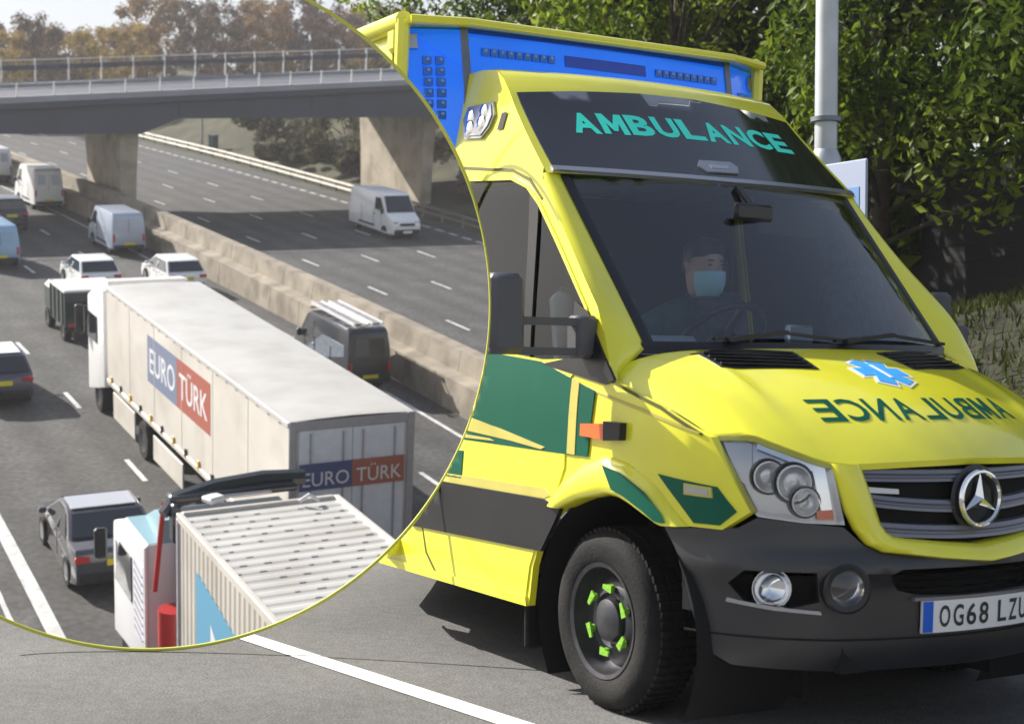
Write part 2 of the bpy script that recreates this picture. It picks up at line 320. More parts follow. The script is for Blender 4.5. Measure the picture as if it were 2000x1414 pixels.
# ------------------------------------------------------------------ geometry helpers
class MB:
    def __init__(s): s.v = []; s.f = []; s.m = []
    def add(s, verts, faces, mi=0):
        o = len(s.v); s.v += [tuple(p) for p in verts]
        for f in faces: s.f.append(tuple(i + o for i in f)); s.m.append(mi)
        return s
    def box(s, c, d, mi=0, rot=None, cham=0.0):
        hx, hy, hz = d[0] / 2, d[1] / 2, d[2] / 2
        if cham:
            k = min(cham, hx * .9, hy * .9, hz * .9); P = []
            for sx in (-1, 1):
                for sy in (-1, 1):
                    for sz in (-1, 1):
                        P += [(sx * hx, sy * (hy - k), sz * (hz - k)), (sx * (hx - k), sy * hy, sz * (hz - k)), (sx * (hx - k), sy * (hy - k), sz * hz)]
            P = [Vector(p) for p in P]
            if rot: P = [rot @ p for p in P]
            return s.hull([p + Vector(c) for p in P], mi)
        P = [Vector((x, y, z)) for x in (-hx, hx) for y in (-hy, hy) for z in (-hz, hz)]
        if rot: P = [rot @ p for p in P]
        P = [p + Vector(c) for p in P]
        return s.add(P, [(0, 1, 3, 2), (4, 6, 7, 5), (0, 4, 5, 1), (2, 3, 7, 6), (0, 2, 6, 4), (1, 5, 7, 3)], mi)
    def hull(s, pts, mi=0):
        bm = bmesh.new()
        for p in pts: bm.verts.new(p)
        bmesh.ops.convex_hull(bm, input=bm.verts[:])
        bmesh.ops.dissolve_limit(bm, angle_limit=0.01, verts=bm.verts[:], edges=bm.edges[:])
        bm.verts.index_update()
        s.add([v.co[:] for v in bm.verts], [[v.index for v in f.verts] for f in bm.faces], mi)
        bm.free(); return s
    def bar(s, a, b, w, h=None, mi=0, up=(0, 0, 1)):
        a, b = Vector(a), Vector(b); h = h or w
        d = (b - a).normalized(); u = Vector(up)
        if abs(d.dot(u)) > .97: u = Vector((1, 0, 0))
        r = d.cross(u).normalized(); u = r.cross(d)
        P = [q + r * (x * w / 2) + u * (y * h / 2) for q in (a, b) for x, y in ((-1, -1), (1, -1), (1, 1), (-1, 1))]
        return s.add(P, [(3, 2, 1, 0), (4, 5, 6, 7), (0, 1, 5, 4), (1, 2, 6, 5), (2, 3, 7, 6), (3, 0, 4, 7)], mi)
    def tube(s, pts, r, n=8, mi=0, cap=True):
        pts = [Vector(p) for p in pts]; rr = r if isinstance(r, (list, tuple)) else [r] * len(pts)
        base = len(s.v); up = Vector((0.13, 0.21, 0.97))
        for i, p in enumerate(pts):
            d = (pts[min(i + 1, len(pts) - 1)] - pts[max(i - 1, 0)]).normalized()
            a = d.cross(up)
            if a.length < .05: a = d.cross(Vector((1, 0, 0)))
            a.normalize(); b = a.cross(d)
            for k in range(n):
                t = 2 * math.pi * k / n
                s.v.append(tuple(p + (a * math.cos(t) + b * math.sin(t)) * rr[i]))
        for i in range(len(pts) - 1):
            for k in range(n):
                s.f.append((base + i * n + k, base + (i + 1) * n + k, base + (i + 1) * n + (k + 1) % n, base + i * n + (k + 1) % n)); s.m.append(mi)
        if cap:
            s.f.append(tuple(base + k for k in range(n))); s.m.append(mi)
            e = base + (len(pts) - 1) * n
            s.f.append(tuple(e + k for k in reversed(range(n)))); s.m.append(mi)
        return s
    def lathe(s, prof, origin, axis, n=24, mi=0, mis=None):
        """prof: (radius, distance along axis)."""
        ax = Vector(axis).normalized(); a = ax.orthogonal().normalized(); b = ax.cross(a); o = Vector(origin)
        base = len(s.v)
        for r, h in prof:
            for k in range(n):
                t = 2 * math.pi * k / n
                s.v.append(tuple(o + ax * h + (a * math.cos(t) + b * math.sin(t)) * r))
        for i in range(len(prof) - 1):
            for k in range(n):
                s.f.append((base + i * n + k, base + i * n + (k + 1) % n, base + (i + 1) * n + (k + 1) % n, base + (i + 1) * n + k)); s.m.append(mis[i] if mis else mi)
        return s
    def loft(s, rows, mi=0, close=False):
        n = len(rows[0]); base = len(s.v)
        for r in rows: s.v += [tuple(p) for p in r]
        for i in range(len(rows) - 1):
            for k in range(n if close else n - 1):
                k2 = (k + 1) % n
                s.f.append((base + i * n + k, base + i * n + k2, base + (i + 1) * n + k2, base + (i + 1) * n + k)); s.m.append(mi)
        return s
    def prism(s, poly, fn0, fn1, mi=0):
        """side outline extruded between two placements"""
        n = len(poly); base = len(s.v)
        s.v += [tuple(fn0(*p)) for p in poly] + [tuple(fn1(*p)) for p in poly]
        s.f.append(tuple(base + i for i in range(n))); s.m.append(mi)
        s.f.append(tuple(base + n + i for i in reversed(range(n)))); s.m.append(mi)
        for i in range(n):
            j = (i + 1) % n
            s.f.append((base + i, base + n + i, base + n + j, base + j)); s.m.append(mi)
        return s
    def build(s, name, mats, parent=None, smooth=None, bevel=0.0, recalc=False, mw=None):
        me = bpy.data.meshes.new(name)
        me.from_pydata(s.v, [], s.f)
        if not isinstance(mats, (list, tuple)): mats = [mats]
        for m in mats: me.materials.append(m)
        me.polygons.foreach_set("material_index", s.m)
        if recalc or bevel:
            bm = bmesh.new(); bm.from_mesh(me)
            bmesh.ops.remove_doubles(bm, verts=bm.verts[:], dist=1e-5)
            bmesh.ops.recalc_face_normals(bm, faces=bm.faces[:])
            if bevel:
                es = [e for e in bm.edges if len(e.link_faces) == 2 and e.calc_face_angle(0) > R(25)]
                bmesh.ops.bevel(bm, geom=es, offset=bevel, segments=2, profile=.6, affect='EDGES', clamp_overlap=True)
            bm.to_mesh(me); bm.free()
        if smooth is not None:
            me.polygons.foreach_set("use_smooth", [True] * len(me.polygons))
            me.set_sharp_from_angle(angle=R(smooth))
        me.update()
        o = bpy.data.objects.new(name, me); COL.objects.link(o)
        if parent: o.parent = parent
        if mw is not None: o.matrix_world = mw
        return o

def tag(o, label=None, cat=None, group=None, kind=None):
    if label: o['label'] = label
    if cat: o['category'] = cat
    if group: o['group'] = group
    if kind: o['kind'] = kind
    return o
def empty(name, label, cat, loc=(0, 0, 0), group=None, mw=None):
    o = bpy.data.objects.new(name, None); COL.objects.link(o); o.empty_display_size = .3
    o.location = loc
    if mw is not None: o.matrix_world = mw
    return tag(o, label, cat, group)
def copy_tree(o, parent=None):
    c = o.copy(); COL.objects.link(c); c.parent = parent
    for ch in [x for x in bpy.data.objects if x.parent is o]: copy_tree(ch, c)
    return c

def lerp_tab(t, x):
    if x <= t[0][0]: return t[0][1]
    for (a, b), (c, d) in zip(t, t[1:]):
        if x <= c: return b + (d - b) * (x - a) / (c - a)
    return t[-1][1]
def smooth_tab(tab, x):
    n = len(tab)
    if x <= tab[0][0]: return tab[0][1]
    if x >= tab[-1][0]: return tab[-1][1]
    for i in range(n - 1):
        if x <= tab[i + 1][0]: break
    x0, y0 = tab[i]; x1, y1 = tab[i + 1]; h = x1 - x0; t = (x - x0) / h
    def sl(j):
        a, b = max(j - 1, 0), min(j + 1, n - 1)
        return (tab[b][1] - tab[a][1]) / (tab[b][0] - tab[a][0])
    m0, m1 = sl(i) * h, sl(i + 1) * h
    return (2 * t**3 - 3 * t * t + 1) * y0 + (t**3 - 2 * t * t + t) * m0 + (-2 * t**3 + 3 * t * t) * y1 + (t**3 - t * t) * m1

def in_poly(p, poly):
    x, y = p; c = False; j = len(poly) - 1
    for i in range(len(poly)):
        xi, yi = poly[i]; xj, yj = poly[j]
        if (yi > y) != (yj > y) and x < (xj - xi) * (y - yi) / (yj - yi) + xi: c = not c
        j = i
    return c
def resample(poly, step):
    out = []
    for a, b in zip(poly, poly[1:] + poly[:1]):
        d = math.hypot(b[0] - a[0], b[1] - a[1]); k = max(1, int(d / step))
        out += [(a[0] + (b[0] - a[0]) * i / k, a[1] + (b[1] - a[1]) * i / k) for i in range(k)]
    return out
def patch(mb, poly, fn, off=0.0, thick=0.01, step=0.05, holes=(), mi=0, flip=False):
    """A sheet cut to the outline `poly` (holes left open) laid on the surface fn(u, v, off), with a skirt of depth `thick` round its edges."""
    poly = resample(list(poly), step); hs = [resample(list(h), step) for h in holes]
    P = list(poly); E = [(i, (i + 1) % len(poly)) for i in range(len(poly))]
    for h in hs:
        b = len(P); P += h; E += [(b + i, b + (i + 1) % len(h)) for i in range(len(h))]
    x0, x1 = min(p[0] for p in poly), max(p[0] for p in poly); y0, y1 = min(p[1] for p in poly), max(p[1] for p in poly)
    bd = list(P)
    nx, ny = int((x1 - x0) / step), int((y1 - y0) / step)
    for i in range(1, nx + 1):
        for j in range(1, ny + 1):
            q = (x0 + i * step, y0 + j * step)
            if in_poly(q, poly) and not any(in_poly(q, h) for h in hs) and min((q[0] - r[0])**2 + (q[1] - r[1])**2 for r in bd) > (step * .45)**2: P.append(q)
    vs, es, fs, *_ = geometry.delaunay_2d_cdt([Vector(p) for p in P], E, [], 0, 1e-6)
    fs = [f for f in fs for c in [((vs[f[0]] + vs[f[1]] + vs[f[2]]) / 3)] if in_poly(c, poly) and not any(in_poly(c, h) for h in hs)]
    if not fs: return mb
    V = [Vector(fn(v.x, v.y, off)) for v in vs]
    # orient outward
    f = max(fs[:40], key=lambda f: (V[f[1]] - V[f[0]]).cross(V[f[2]] - V[f[0]]).length)
    nrm = (V[f[1]] - V[f[0]]).cross(V[f[2]] - V[f[0]])
    c = (vs[f[0]] + vs[f[1]] + vs[f[2]]) / 3
    outw = Vector(fn(c.x, c.y, off + .01)) - Vector(fn(c.x, c.y, off))
    if (nrm.dot(outw) < 0) != flip: fs = [tuple(reversed(f)) for f in fs]
    F = [tuple(f) for f in fs]
    if thick:
        cnt = {}
        for f in fs:
            for a, b in zip(f, list(f[1:]) + [f[0]]):
                cnt[(a, b)] = 1
        be = [e for e in cnt if (e[1], e[0]) not in cnt]
        low = {}
        for a, b in be:
            for i in (a, b):
                if i not in low:
                    low[i] = len(V); V.append(Vector(fn(vs[i].x, vs[i].y, off - thick)))
        F += [(b, a, low[a], low[b]) for a, b in be]
    return mb.add(V, F, mi)

_txt_cache = {}
_GM = [(0, 0), (0, 1), (.27, 1), (.5, .50), (.73, 1), (1, 1), (1, 0), (.75, 0), (.75, .54), (.58, .16), (.42, .16), (.25, .54), (.25, 0)]
def text_mesh(txt, bold=0.02):
    if (txt, bold) in _txt_cache: return _txt_cache[(txt, bold)]
    if txt == 'M':
        vv, _e, ff, *_ = geometry.delaunay_2d_cdt([Vector(p) for p in _GM], [(i, (i + 1) % len(_GM)) for i in range(len(_GM))], [], 0, 1e-6)
        _txt_cache[(txt, bold)] = ([tuple(v) for v in vv], [tuple(f) for f in ff if in_poly(sum((vv[i] for i in f), Vector((0, 0))) / 3, _GM)])
        return _txt_cache[(txt, bold)]
    cu = bpy.data.curves.new("t", 'FONT'); cu.body = txt; cu.size = 1.0; cu.offset = bold; cu.resolution_u = 3; cu.align_x = 'LEFT'
    ob = bpy.data.objects.new("t", cu); COL.objects.link(ob)
    dg = bpy.context.evaluated_depsgraph_get()
    me = bpy.data.meshes.new_from_object(ob.evaluated_get(dg))
    vs = [v.co.copy() for v in me.vertices]; fs = [tuple(p.vertices) for p in me.polygons]
    bpy.data.objects.remove(ob); bpy.data.curves.remove(cu); bpy.data.meshes.remove(me)
    x0, x1 = min(v.x for v in vs), max(v.x for v in vs); y0, y1 = min(v.y for v in vs), max(v.y for v in vs)
    vs = [((v.x - x0) / (x1 - x0), (v.y - y0) / (y1 - y0)) for v in vs]
    _txt_cache[(txt, bold)] = (vs, fs); return vs, fs
def put_text(mb, txt, fn, bold=0.02, mi=0, flip=False):
    """fn(u, v) with u, v in 0..1 gives the point on the surface."""
    vs, fs = text_mesh(txt, bold)
    return mb.add([fn(*p) for p in vs], [tuple(reversed(f)) for f in fs] if flip else fs, mi)

# the view cone of the round opening: (radius, angle) of a point about its axis, in units of the inset border's radius
HOOP_C, HOOP_R = (285.3, 595.3), 676.7
def ray_dir(u, v): return CR * ((u - W_PX / 2) / F_PX) - CU * ((v - H_PX / 2) / F_PX) + CF
def hoop_polar(p):
    d = Vector(p) - CAM; w = d.dot(CF)
    if w < .2: return 9.0, 0.0
    x = d.dot(CR) / w * F_PX + W_PX / 2 - HOOP_C[0]; y = H_PX / 2 - d.dot(CU) / w * F_PX - HOOP_C[1]
    return math.hypot(x, y) / (HOOP_R - 2.5), math.atan2(y, x)
NSEG = 120
def cut_opening(o, skirt=0.25):
    """Trim a mesh (whose vertices are in world space) to the outside of the round opening."""
    me = o.data
    pol = [hoop_polar(o.matrix_world @ v.co) for v in me.vertices]
    if not pol or min(p[0] for p in pol) > 1.15 and len(me.polygons) > 400: return
    bm = bmesh.new(); bm.from_mesh(me); mw = o.matrix_world; inv = mw.inverted()
    cam_l = inv @ CAM
    pc = {}
    def pol_of(v):
        if v not in pc: pc[v] = hoop_polar(mw @ v.co)
        return pc[v]
    def wanted(f):
        pl = [pol_of(v) for v in f.verts]; rs = [p[0] for p in pl]
        if max(rs) < .985: return None
        an = [p[1] for p in pl]; lo, hi = min(an), max(an)
        if hi - lo > math.pi: lo, hi = -math.pi, math.pi
        if min(rs) > 1.02 and hi - lo < .35: return None
        return lo, hi
    cand = {}
    for f in bm.faces:
        w = wanted(f)
        if w: cand[f] = w
    rr = (HOOP_R - 2.5)
    for k in range(NSEG):
        a0, a1 = 2 * math.pi * k / NSEG - math.pi, 2 * math.pi * (k + 1) / NSEG - math.pi
        fs = [f for f, (lo, hi) in cand.items() if f.is_valid and hi >= a0 - .01 and lo <= a1 + .01]
        if not fs: continue
        d0 = ray_dir(HOOP_C[0] + rr * math.cos(a0), HOOP_C[1] + rr * math.sin(a0)); d1 = ray_dir(HOOP_C[0] + rr * math.cos(a1), HOOP_C[1] + rr * math.sin(a1))
        no = (inv.to_3x3() @ d0).cross(inv.to_3x3() @ d1)
        g = list({v for f in fs for v in f.verts}) + list({e for f in fs for e in f.edges}) + fs
        ret = bmesh.ops.bisect_plane(bm, geom=g, dist=1e-5, plane_co=cam_l, plane_no=no)
        for x in fs:
            cand.pop(x, None)
        for x in ret['geom']:
            if isinstance(x, bmesh.types.BMFace) and x.is_valid:
                w = wanted(x)
                if w: cand[x] = w
        for x in fs:
            if x.is_valid and x not in cand:
                w = wanted(x)
                if w: cand[x] = w
    kill = [f for f in bm.faces if hoop_polar(mw @ f.calc_center_median())[0] < 1.0]
    bmesh.ops.delete(bm, geom=kill, context='FACES')
    if skirt:
        es = [e for e in bm.edges if len(e.link_faces) == 1 and all(abs(hoop_polar(mw @ v.co)[0] - 1) < .004 for v in e.verts)]
        if es:
            ret = bmesh.ops.extrude_edge_only(bm, edges=es)
            for v in [x for x in ret['geom'] if isinstance(x, bmesh.types.BMVert)]:
                v.co = v.co + (v.co - cam_l).normalized() * skirt
    bm.to_mesh(me); bm.free()

# ================================================================== THE AMBULANCE'S ROAD
def struct(mb, name, m, smooth=None):
    return tag(mb.build(name, m, None, smooth), kind='structure')
CUT = []          # meshes that the round opening trims
def grid_sheet(xs, ys, zf):
    mb = MB()
    mb.loft([[(x, y, zf(x, y)) for y in ys] for x in xs]); return mb
def frange(a, b, n): return [a + (b - a) * i / n for i in range(n + 1)]
gxs = frange(-26, -8, 18) + frange(-7.5, 8, 31) + frange(9, 26, 8)
gys = frange(-30, -10, 10) + frange(-9.5, 1.5, 44)
CUT.append(struct(grid_sheet(gxs, gys, lambda x, y: 0.0), 'road', M['road']))
mb = MB()
def strip(mb, a, b, w, z, n=40):
    a, b = Vector((*a, z)), Vector((*b, z)); d = (b - a); s = Vector((-d.y, d.x, 0)).normalized() * w / 2
    mb.loft([[a + d * t - s, a + d * t + s] for t in frange(0, 1, n)]); return mb
strip(mb, (-9.0, -2.62), (7.0, -.36), .112, .004, 90)
CUT.append(struct(mb, 'lane_line', M['line']))
mb = MB(); strip(mb, (-14, 1.135), (12, 1.135), .045, .004); strip(mb, (-14, 1.28), (12, 1.28), .045, .004)
CUT.append(struct(mb, 'double_yellow_line', M['yline']))
kb = MB()
for i in range(-24, 14):
    x = i * .915 + .004
    o = None
    kb2 = MB().box((x + .457, 1.565 + .0, .045), (.905, .125, .15), cham=.015)
    ob = kb2.build('kerb_stone', M['kerb'])
    if i == -24:
        kerb = tag(bpy.data.objects.new('kerb', None), kind='structure'); COL.objects.link(kerb)
    ob.parent = kerb; CUT.append(ob)
# bank behind the kerb: rises to a shelf under the trees
def bank_z(x, y):
    t = max(0.0, min(1.0, (y - 2.2) / 5.6))
    z = .10 + 1.82 * t * t * (3 - 2 * t) + .10 * math.sin(x * .9 + y * .7) * t + .06 * math.sin(x * 2.3 - y * 1.7) * t
    return z
CUT.append(struct(grid_sheet(frange(-26, 8, 56), [1.63, 2.0] + frange(2.4, 26, 48), bank_z), 'grass_bank', M['soil'], 60))
# grass on the bank
gb = MB(); rg = random.Random(3)
for i in range(26000):
    y = 1.8 + 8.0 * rg.random()**1.15; x = rg.uniform(-14, 3.5)
    p = Vector((x, y, bank_z(x, y)))
    if hoop_polar(p)[0] < 1.08: continue
    h = rg.uniform(.06, .19) * (1.0 if y > 2.4 else .6); a = rg.uniform(0, 6.28); w = rg.uniform(.006, .014)
    d = Vector((math.cos(a), math.sin(a), 0)); l = Vector((rg.uniform(-.5, .5), rg.uniform(-.5, .5), 1)).normalized() * h
    gb.add([p - d * w, p + d * w, p + l * .6 + d * w * .7 + Vector((0, 0, 0)), p + l + d * .04 * rg.uniform(-1, 1), p + l * .6 - d * w * .7], [(0, 1, 2, 3, 4)])
tag(gb.build('grass', M['grassM']), kind='stuff')

# black boards on the bank stand in for deep shade under the trees
wl_root = empty('deep_shade_boards', 'black boards standing in for the deep shade under the trees on the grass bank', 'wall', (-9, 9.6, 1.8))
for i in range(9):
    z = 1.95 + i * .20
    ob = MB().box((0, 0, .1), (12.6, .04, .197)).build('shade_board', M['shadeboard'], wl_root); ob.location = (0.6, 0, z - 1.8)
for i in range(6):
    ob = MB().box((0, .06, .8), (.1, .09, 1.8), cham=.01).build('post', M['shadeboard'], wl_root); ob.location = (-5.4 + i * 2.4, 0, 0)  # posts of the boards that stand in for deep shade

# ------------------------------------------------------------------ trees behind the ambulance
def make_tree(name, label, group, base, height, crown_r, crown_z, nleaf, lm, seed, leaf=(.05, .11), bark='bark', mw=None, clear=False, blob=26, fill=.35, trunk_r=.16, zs=1.0):
    rg = random.Random(seed)
    root = empty(name, label, 'tree', base, group)
    if mw is not None: root.matrix_world = mw @ Matrix.Translation(base)
    tb = MB()
    top = Vector((rg.uniform(-.3, .3), rg.uniform(-.3, .3), height * .8))
    tb.tube([Vector((0, 0, -.3)), Vector((rg.uniform(-.1, .1), rg.uniform(-.1, .1), height * .3)), top * .7, top] if not clear or hoop_polar(Vector(base) + Vector((0, 0, 2)))[0] > 1.1 else [Vector((0, 0, height * .45)), top * .8, top], [trunk_r * 1.3, trunk_r, trunk_r * .6, trunk_r * .15][-4 if not clear or hoop_polar(Vector(base) + Vector((0, 0, 2)))[0] > 1.1 else -3:], 8)
    C = []
    for i in range(blob):
        a = rg.uniform(0, 6.283); rr = crown_r * math.sqrt(rg.random()); z = crown_z + (height - crown_z) * rg.random()
        lim = 1 - .55 * max(0, (z - crown_z) / max(.1, height - crown_z) - .35)
        C.append((Vector((math.cos(a) * rr * lim, math.sin(a) * rr * lim, z)), rg.uniform(.35, .8) * crown_r * .42))
    for c, r in (C[:14] if not clear or hoop_polar(Vector(base) + Vector((0, 0, 2)))[0] > 1.25 else []):
        s = Vector((0, 0, max(.6, c.z * .55)))
        tb.tube([s, s.lerp(c, .55) + Vector((0, 0, .15)), c], [trunk_r * .3, trunk_r * .18, trunk_r * .06], 5)
    to = tb.build('trunk', M[bark], root, 50)
    if clear:
        bm = bmesh.new(); bm.from_mesh(to.data)
        bmesh.ops.delete(bm, geom=[v for v in bm.verts if hoop_polar(v.co + Vector(base))[0] < 1.06], context='VERTS')
        bm.to_mesh(to.data); bm.free()
    lb = MB()
    for i in range(nleaf):
        c, r = rg.choice(C)
        d = Vector((rg.gauss(0, 1), rg.gauss(0, 1), rg.gauss(0, 1) * zs)).normalized()
        p = c + d * r * (rg.random()**fill) + Vector((0, 0, -.05))
        if p.z < .25: continue
        if clear and hoop_polar(p + Vector(base))[0] < 1.04: continue
        l = rg.uniform(*leaf); n = (d + Vector((rg.gauss(0, .6), rg.gauss(0, .6), rg.gauss(.35, .6)))).normalized()
        t = n.orthogonal().normalized(); t = (t * math.cos(i) + n.cross(t) * math.sin(i)); b = n.cross(t)
        lb.add([p - t * l, p - b * l * .45 + n * l * .08, p + t * l * 1.05, p + b * l * .45 + n * l * .08], [(0, 1, 2, 3)])
    lb.build('crown', M[lm], root)
    return root
TR = [(-12.2, 8.2, 8.0, 3.0, 'A'), (-8.8, 8.9, 8.6, 3.0, 'A'), (-5.3, 8.4, 7.6, 2.8, 'B'), (-16.5, 9.0, 9.0, 3.2, 'B'), (-21.5, 8.6, 9.2, 3.3, 'A'), (-11, 12.5, 10.5, 3.6, 'B'), (-16.5, 13.5, 11, 3.8, 'B'), (-22, 13.5, 11, 3.8, 'B'), (-5.5, 12.5, 10, 3.6, 'B')]
TL = ['leafy green tree behind the ambulance roof, left of the lamp column', 'leafy green tree right behind the lamp column', 'leafy dark tree at the right end of the row, over the black shade boards',
      'tall leafy tree behind the blue light bar of the ambulance', 'leafy tree showing above the rear roof of the ambulance beside the inset border', 'dark tree standing in the second row behind the lamp column',
      'dark tree standing in the second row behind the ambulance roof', 'dark tree standing in the second row at the far left behind the ambulance', 'dark tree standing in the second row at the far right']
for i, (x, y, h, r, k) in enumerate(TR):
    back = i >= 5
    make_tree('broadleaf_tree', TL[i], 'trees behind the ambulance', (x, y, bank_z(x, y)), h, r, (2.0 if i == 2 else 1.4) if not back else .6, 21000 if not back else 24000, 'leafA' if k == 'A' else 'leafB', 40 + i,
              leaf=(.04, .095) if not back else (.12, .25), clear=True, blob=40, trunk_r=.11)
# shrubs on the bank near the shade boards
for i, (x, y, s, lb_) in enumerate([(-4.6, 5.4, .5, 'low green shrub on the bank below the right hand tree'), (-7.9, 6.6, .6, 'rounded green shrub on the bank beneath the black shade boards')]):
    rg = random.Random(80 + i)
    root = empty('shrub', lb_, 'shrub', (x, y, bank_z(x, y)), 'shrubs on the grass bank')
    m = MB()
    for j in range(1500):
        d = Vector((rg.gauss(0, 1), rg.gauss(0, 1), abs(rg.gauss(0, 1)))).normalized() * s * rg.uniform(.5, 1); d.z *= .8
        l = rg.uniform(.03, .07); n = Vector((rg.gauss(0, 1), rg.gauss(0, 1), 1)).normalized(); t = n.orthogonal().normalized(); b = n.cross(t)
        m.add([d - t * l, d - b * l * .5, d + t * l, d + b * l * .5], [(0, 1, 2, 3)])
    m.build('foliage', M['leafB'], root)

# ------------------------------------------------------------------ lamp column with sign
lp = empty('lamp_column', 'grey steel lamp column with a sign panel, standing behind the ambulance windscreen', 'street lamp', (-2.62, 2.5, .1))
MB().tube([(0, 0, 0), (0, 0, 2.55)], .088, 20).build('lower_shaft', M['galvdark'], lp, 40)
MB().tube([(0, 0, 2.55), (0, 0, 7.9)], .074, 20).build('upper_shaft', M['galv'], lp, 40)
MB().lathe([(.0, 2.50), (.10, 2.50), (.10, 2.56), (.075, 2.62)], (0, 0, 0), (0, 0, 1), 20).build('collar', M['galv'], lp, 40)
MB().tube([(0, 0, 2.80), (0, 0, 2.83)], .10, 20).build('strap', M['galvdark'], lp, 40)
MB().tube([(0, 0, 7.8), (.1, -.4, 8.15), (.2, -1.2, 8.3)], .04, 10).build('arm', M['galv'], lp, 40)
MB().box((.22, -1.5, 8.28), (.25, .6, .12), cham=.04).build('lamp_head', M['galv'], lp)
sp = MB().box((0, 0, 0), (.42, .02, .56), cham=.008).build('sign_panel', M['signback'], lp); sp.location = (.30, -.115, 2.22)
MB().box((0, -.012, -.06), (.30, .004, .34)).build('sign_face', M['signblue'], sp)

# ================================================================== THE AMBULANCE
PLAN = [(-6, .99), (-.2, .99), (.2, .985), (.40, .962), (.55, .92), (.68, .85), (.80, .735), (.88, .61), (.94, .44), (.98, .24), (.995, .12), (1.0, 0)]
TUMB = [(-1, 0), (1.1, 0), (1.25, .006), (1.4, .022), (1.6, .05), (1.85, .088), (2.15, .128), (2.4, .165), (2.65, .21), (2.8, .25)]
def side_w(x, z): return smooth_tab(PLAN, x) - smooth_tab(TUMB, z)
WSX = [(1.30, .14), (1.41, .045), (2.13, -.585), (2.2, -.645)]
def ws_x(y, z): return lerp_tab(WSX, z) + .13 * (1 - (y / .80)**2)
FRX = [(2.10, -.54), (2.15, -.60), (2.30, -.765), (2.45, -.92), (2.54, -1.005), (2.60, -1.07), (2.66, -1.16), (2.68, -1.3), (2.69, -1.7)]
def fair_x(y, z): return smooth_tab(FRX, z) + .12 * (1 - (y / .78)**2)
FOFF = [(.20, -.10), (.26, -.05), (.34, -.01), (.45, .0), (.58, .010), (.62, .040), (.655, .038), (.70, .003), (.86, -.012), (.98, -.03), (1.06, -.07), (1.12, -.12)]
def _outline():
    inv = sorted([(b, a) for a, b in PLAN if a >= .8])
    P = [(smooth_tab(inv, i * .01), i * .01) for i in range(73)]
    x = P[-1][0]
    while x > -.2:
        x -= .01; P.append((x, smooth_tab(PLAN, x)))
    s = 0; out = [(0,) + P[0]]
    for a, b in zip(P, P[1:]):
        s += math.hypot(b[0] - a[0], b[1] - a[1]); out.append((s,) + b)
    return out
OUTL = _outline()
def front_pt(s, z, off=0.0):
    sg = -1 if s < 0 else 1; a = abs(s); lo, hi = 0, len(OUTL) - 1
    while hi - lo > 1:
        m = (lo + hi) // 2
        if OUTL[m][0] <= a: lo = m
        else: hi = m
    i = lo
    s0, x0, y0 = OUTL[i]; s1, x1, y1 = OUTL[i + 1]; t = (a - s0) / (s1 - s0)
    x = x0 + (x1 - x0) * t; y = y0 + (y1 - y0) * t
    j0 = OUTL[max(i - 6, 0)]; j1 = OUTL[min(i + 7, len(OUTL) - 1)]
    dx, dy = j1[1] - j0[1], j1[2] - j0[2]; l = math.hypot(dx, dy); nx, ny = dy / l, -dx / l
    if i < 8:
        k = min(1, a / .09); nx, ny = (1 - k) + nx * k, ny * k
        l = math.hypot(nx, ny); nx /= l; ny /= l
    w = 1 - max(0, min(1, (a - .55) / .55))
    o = smooth_tab(FOFF, z) * (.25 + .75 * w) + off
    return Vector((x + nx * o, sg * (y + ny * o), z))
def side_fn(sg): return lambda x, z, off: Vector((x, sg * (side_w(x, z) + off), z))
def ws_fn(y, z, off): return Vector((ws_x(y, z) + off * .75, y, z + off * .66))
def fair_fn(u, z, off):      # u: share of the half width
    w = side_w(smooth_tab(FRX, z), z); y = u * w
    return Vector((fair_x(y * .78 / w, z) + off * .7, y, z + off * .7))
AMB = empty('ambulance', 'yellow and green ambulance with a blue light bar, driving towards the right', 'ambulance')
def part(mb, name, m, smooth=35, parent=None, cut=True, **k):
    o = mb.build(name, m, parent or AMB, smooth, **k)
    if cut: CUT.append(o)
    return o
WIN = [(-1.44, 2.17), (-.858, 2.121), (-.715, 2.072), (-.602, 1.992), (-.403, 1.806), (-.133, 1.548), (-.088, 1.467), (-.009, 1.349), (-.405, 1.342), (-.84, 1.382), (-1.44, 1.40)]
ARCH = [(-.213, .758), (-.14, .785), (-.064, .806), (.03, .83), (.126, .841), (.2, .833), (.267, .815), (.351, .785), (.427, .757)]
L1 = [(1.27, .108), (1.40, .05), (1.548, -.045), (1.806, -.31), (2.0, -.50), (2.11, -.60)]        # rear edge of the windscreen pillar: z -> x
SIDE = [(-2.2, .335), (-.47, .335), (-.44, .50), (-.36, .66)] + ARCH + [(.536, .76), (.645, .757), (.724, .823), (.665, .96), (.605, 1.078), (.577, 1.086), (.394, 1.176), (.108, 1.268), (.05, 1.40), (-.045, 1.548), (-.31, 1.806), (-.50, 2.0), (-.60, 2.11)] + \
       [(x, z) for z, x in FRX[1:]] + [(-2.2, 2.69)]
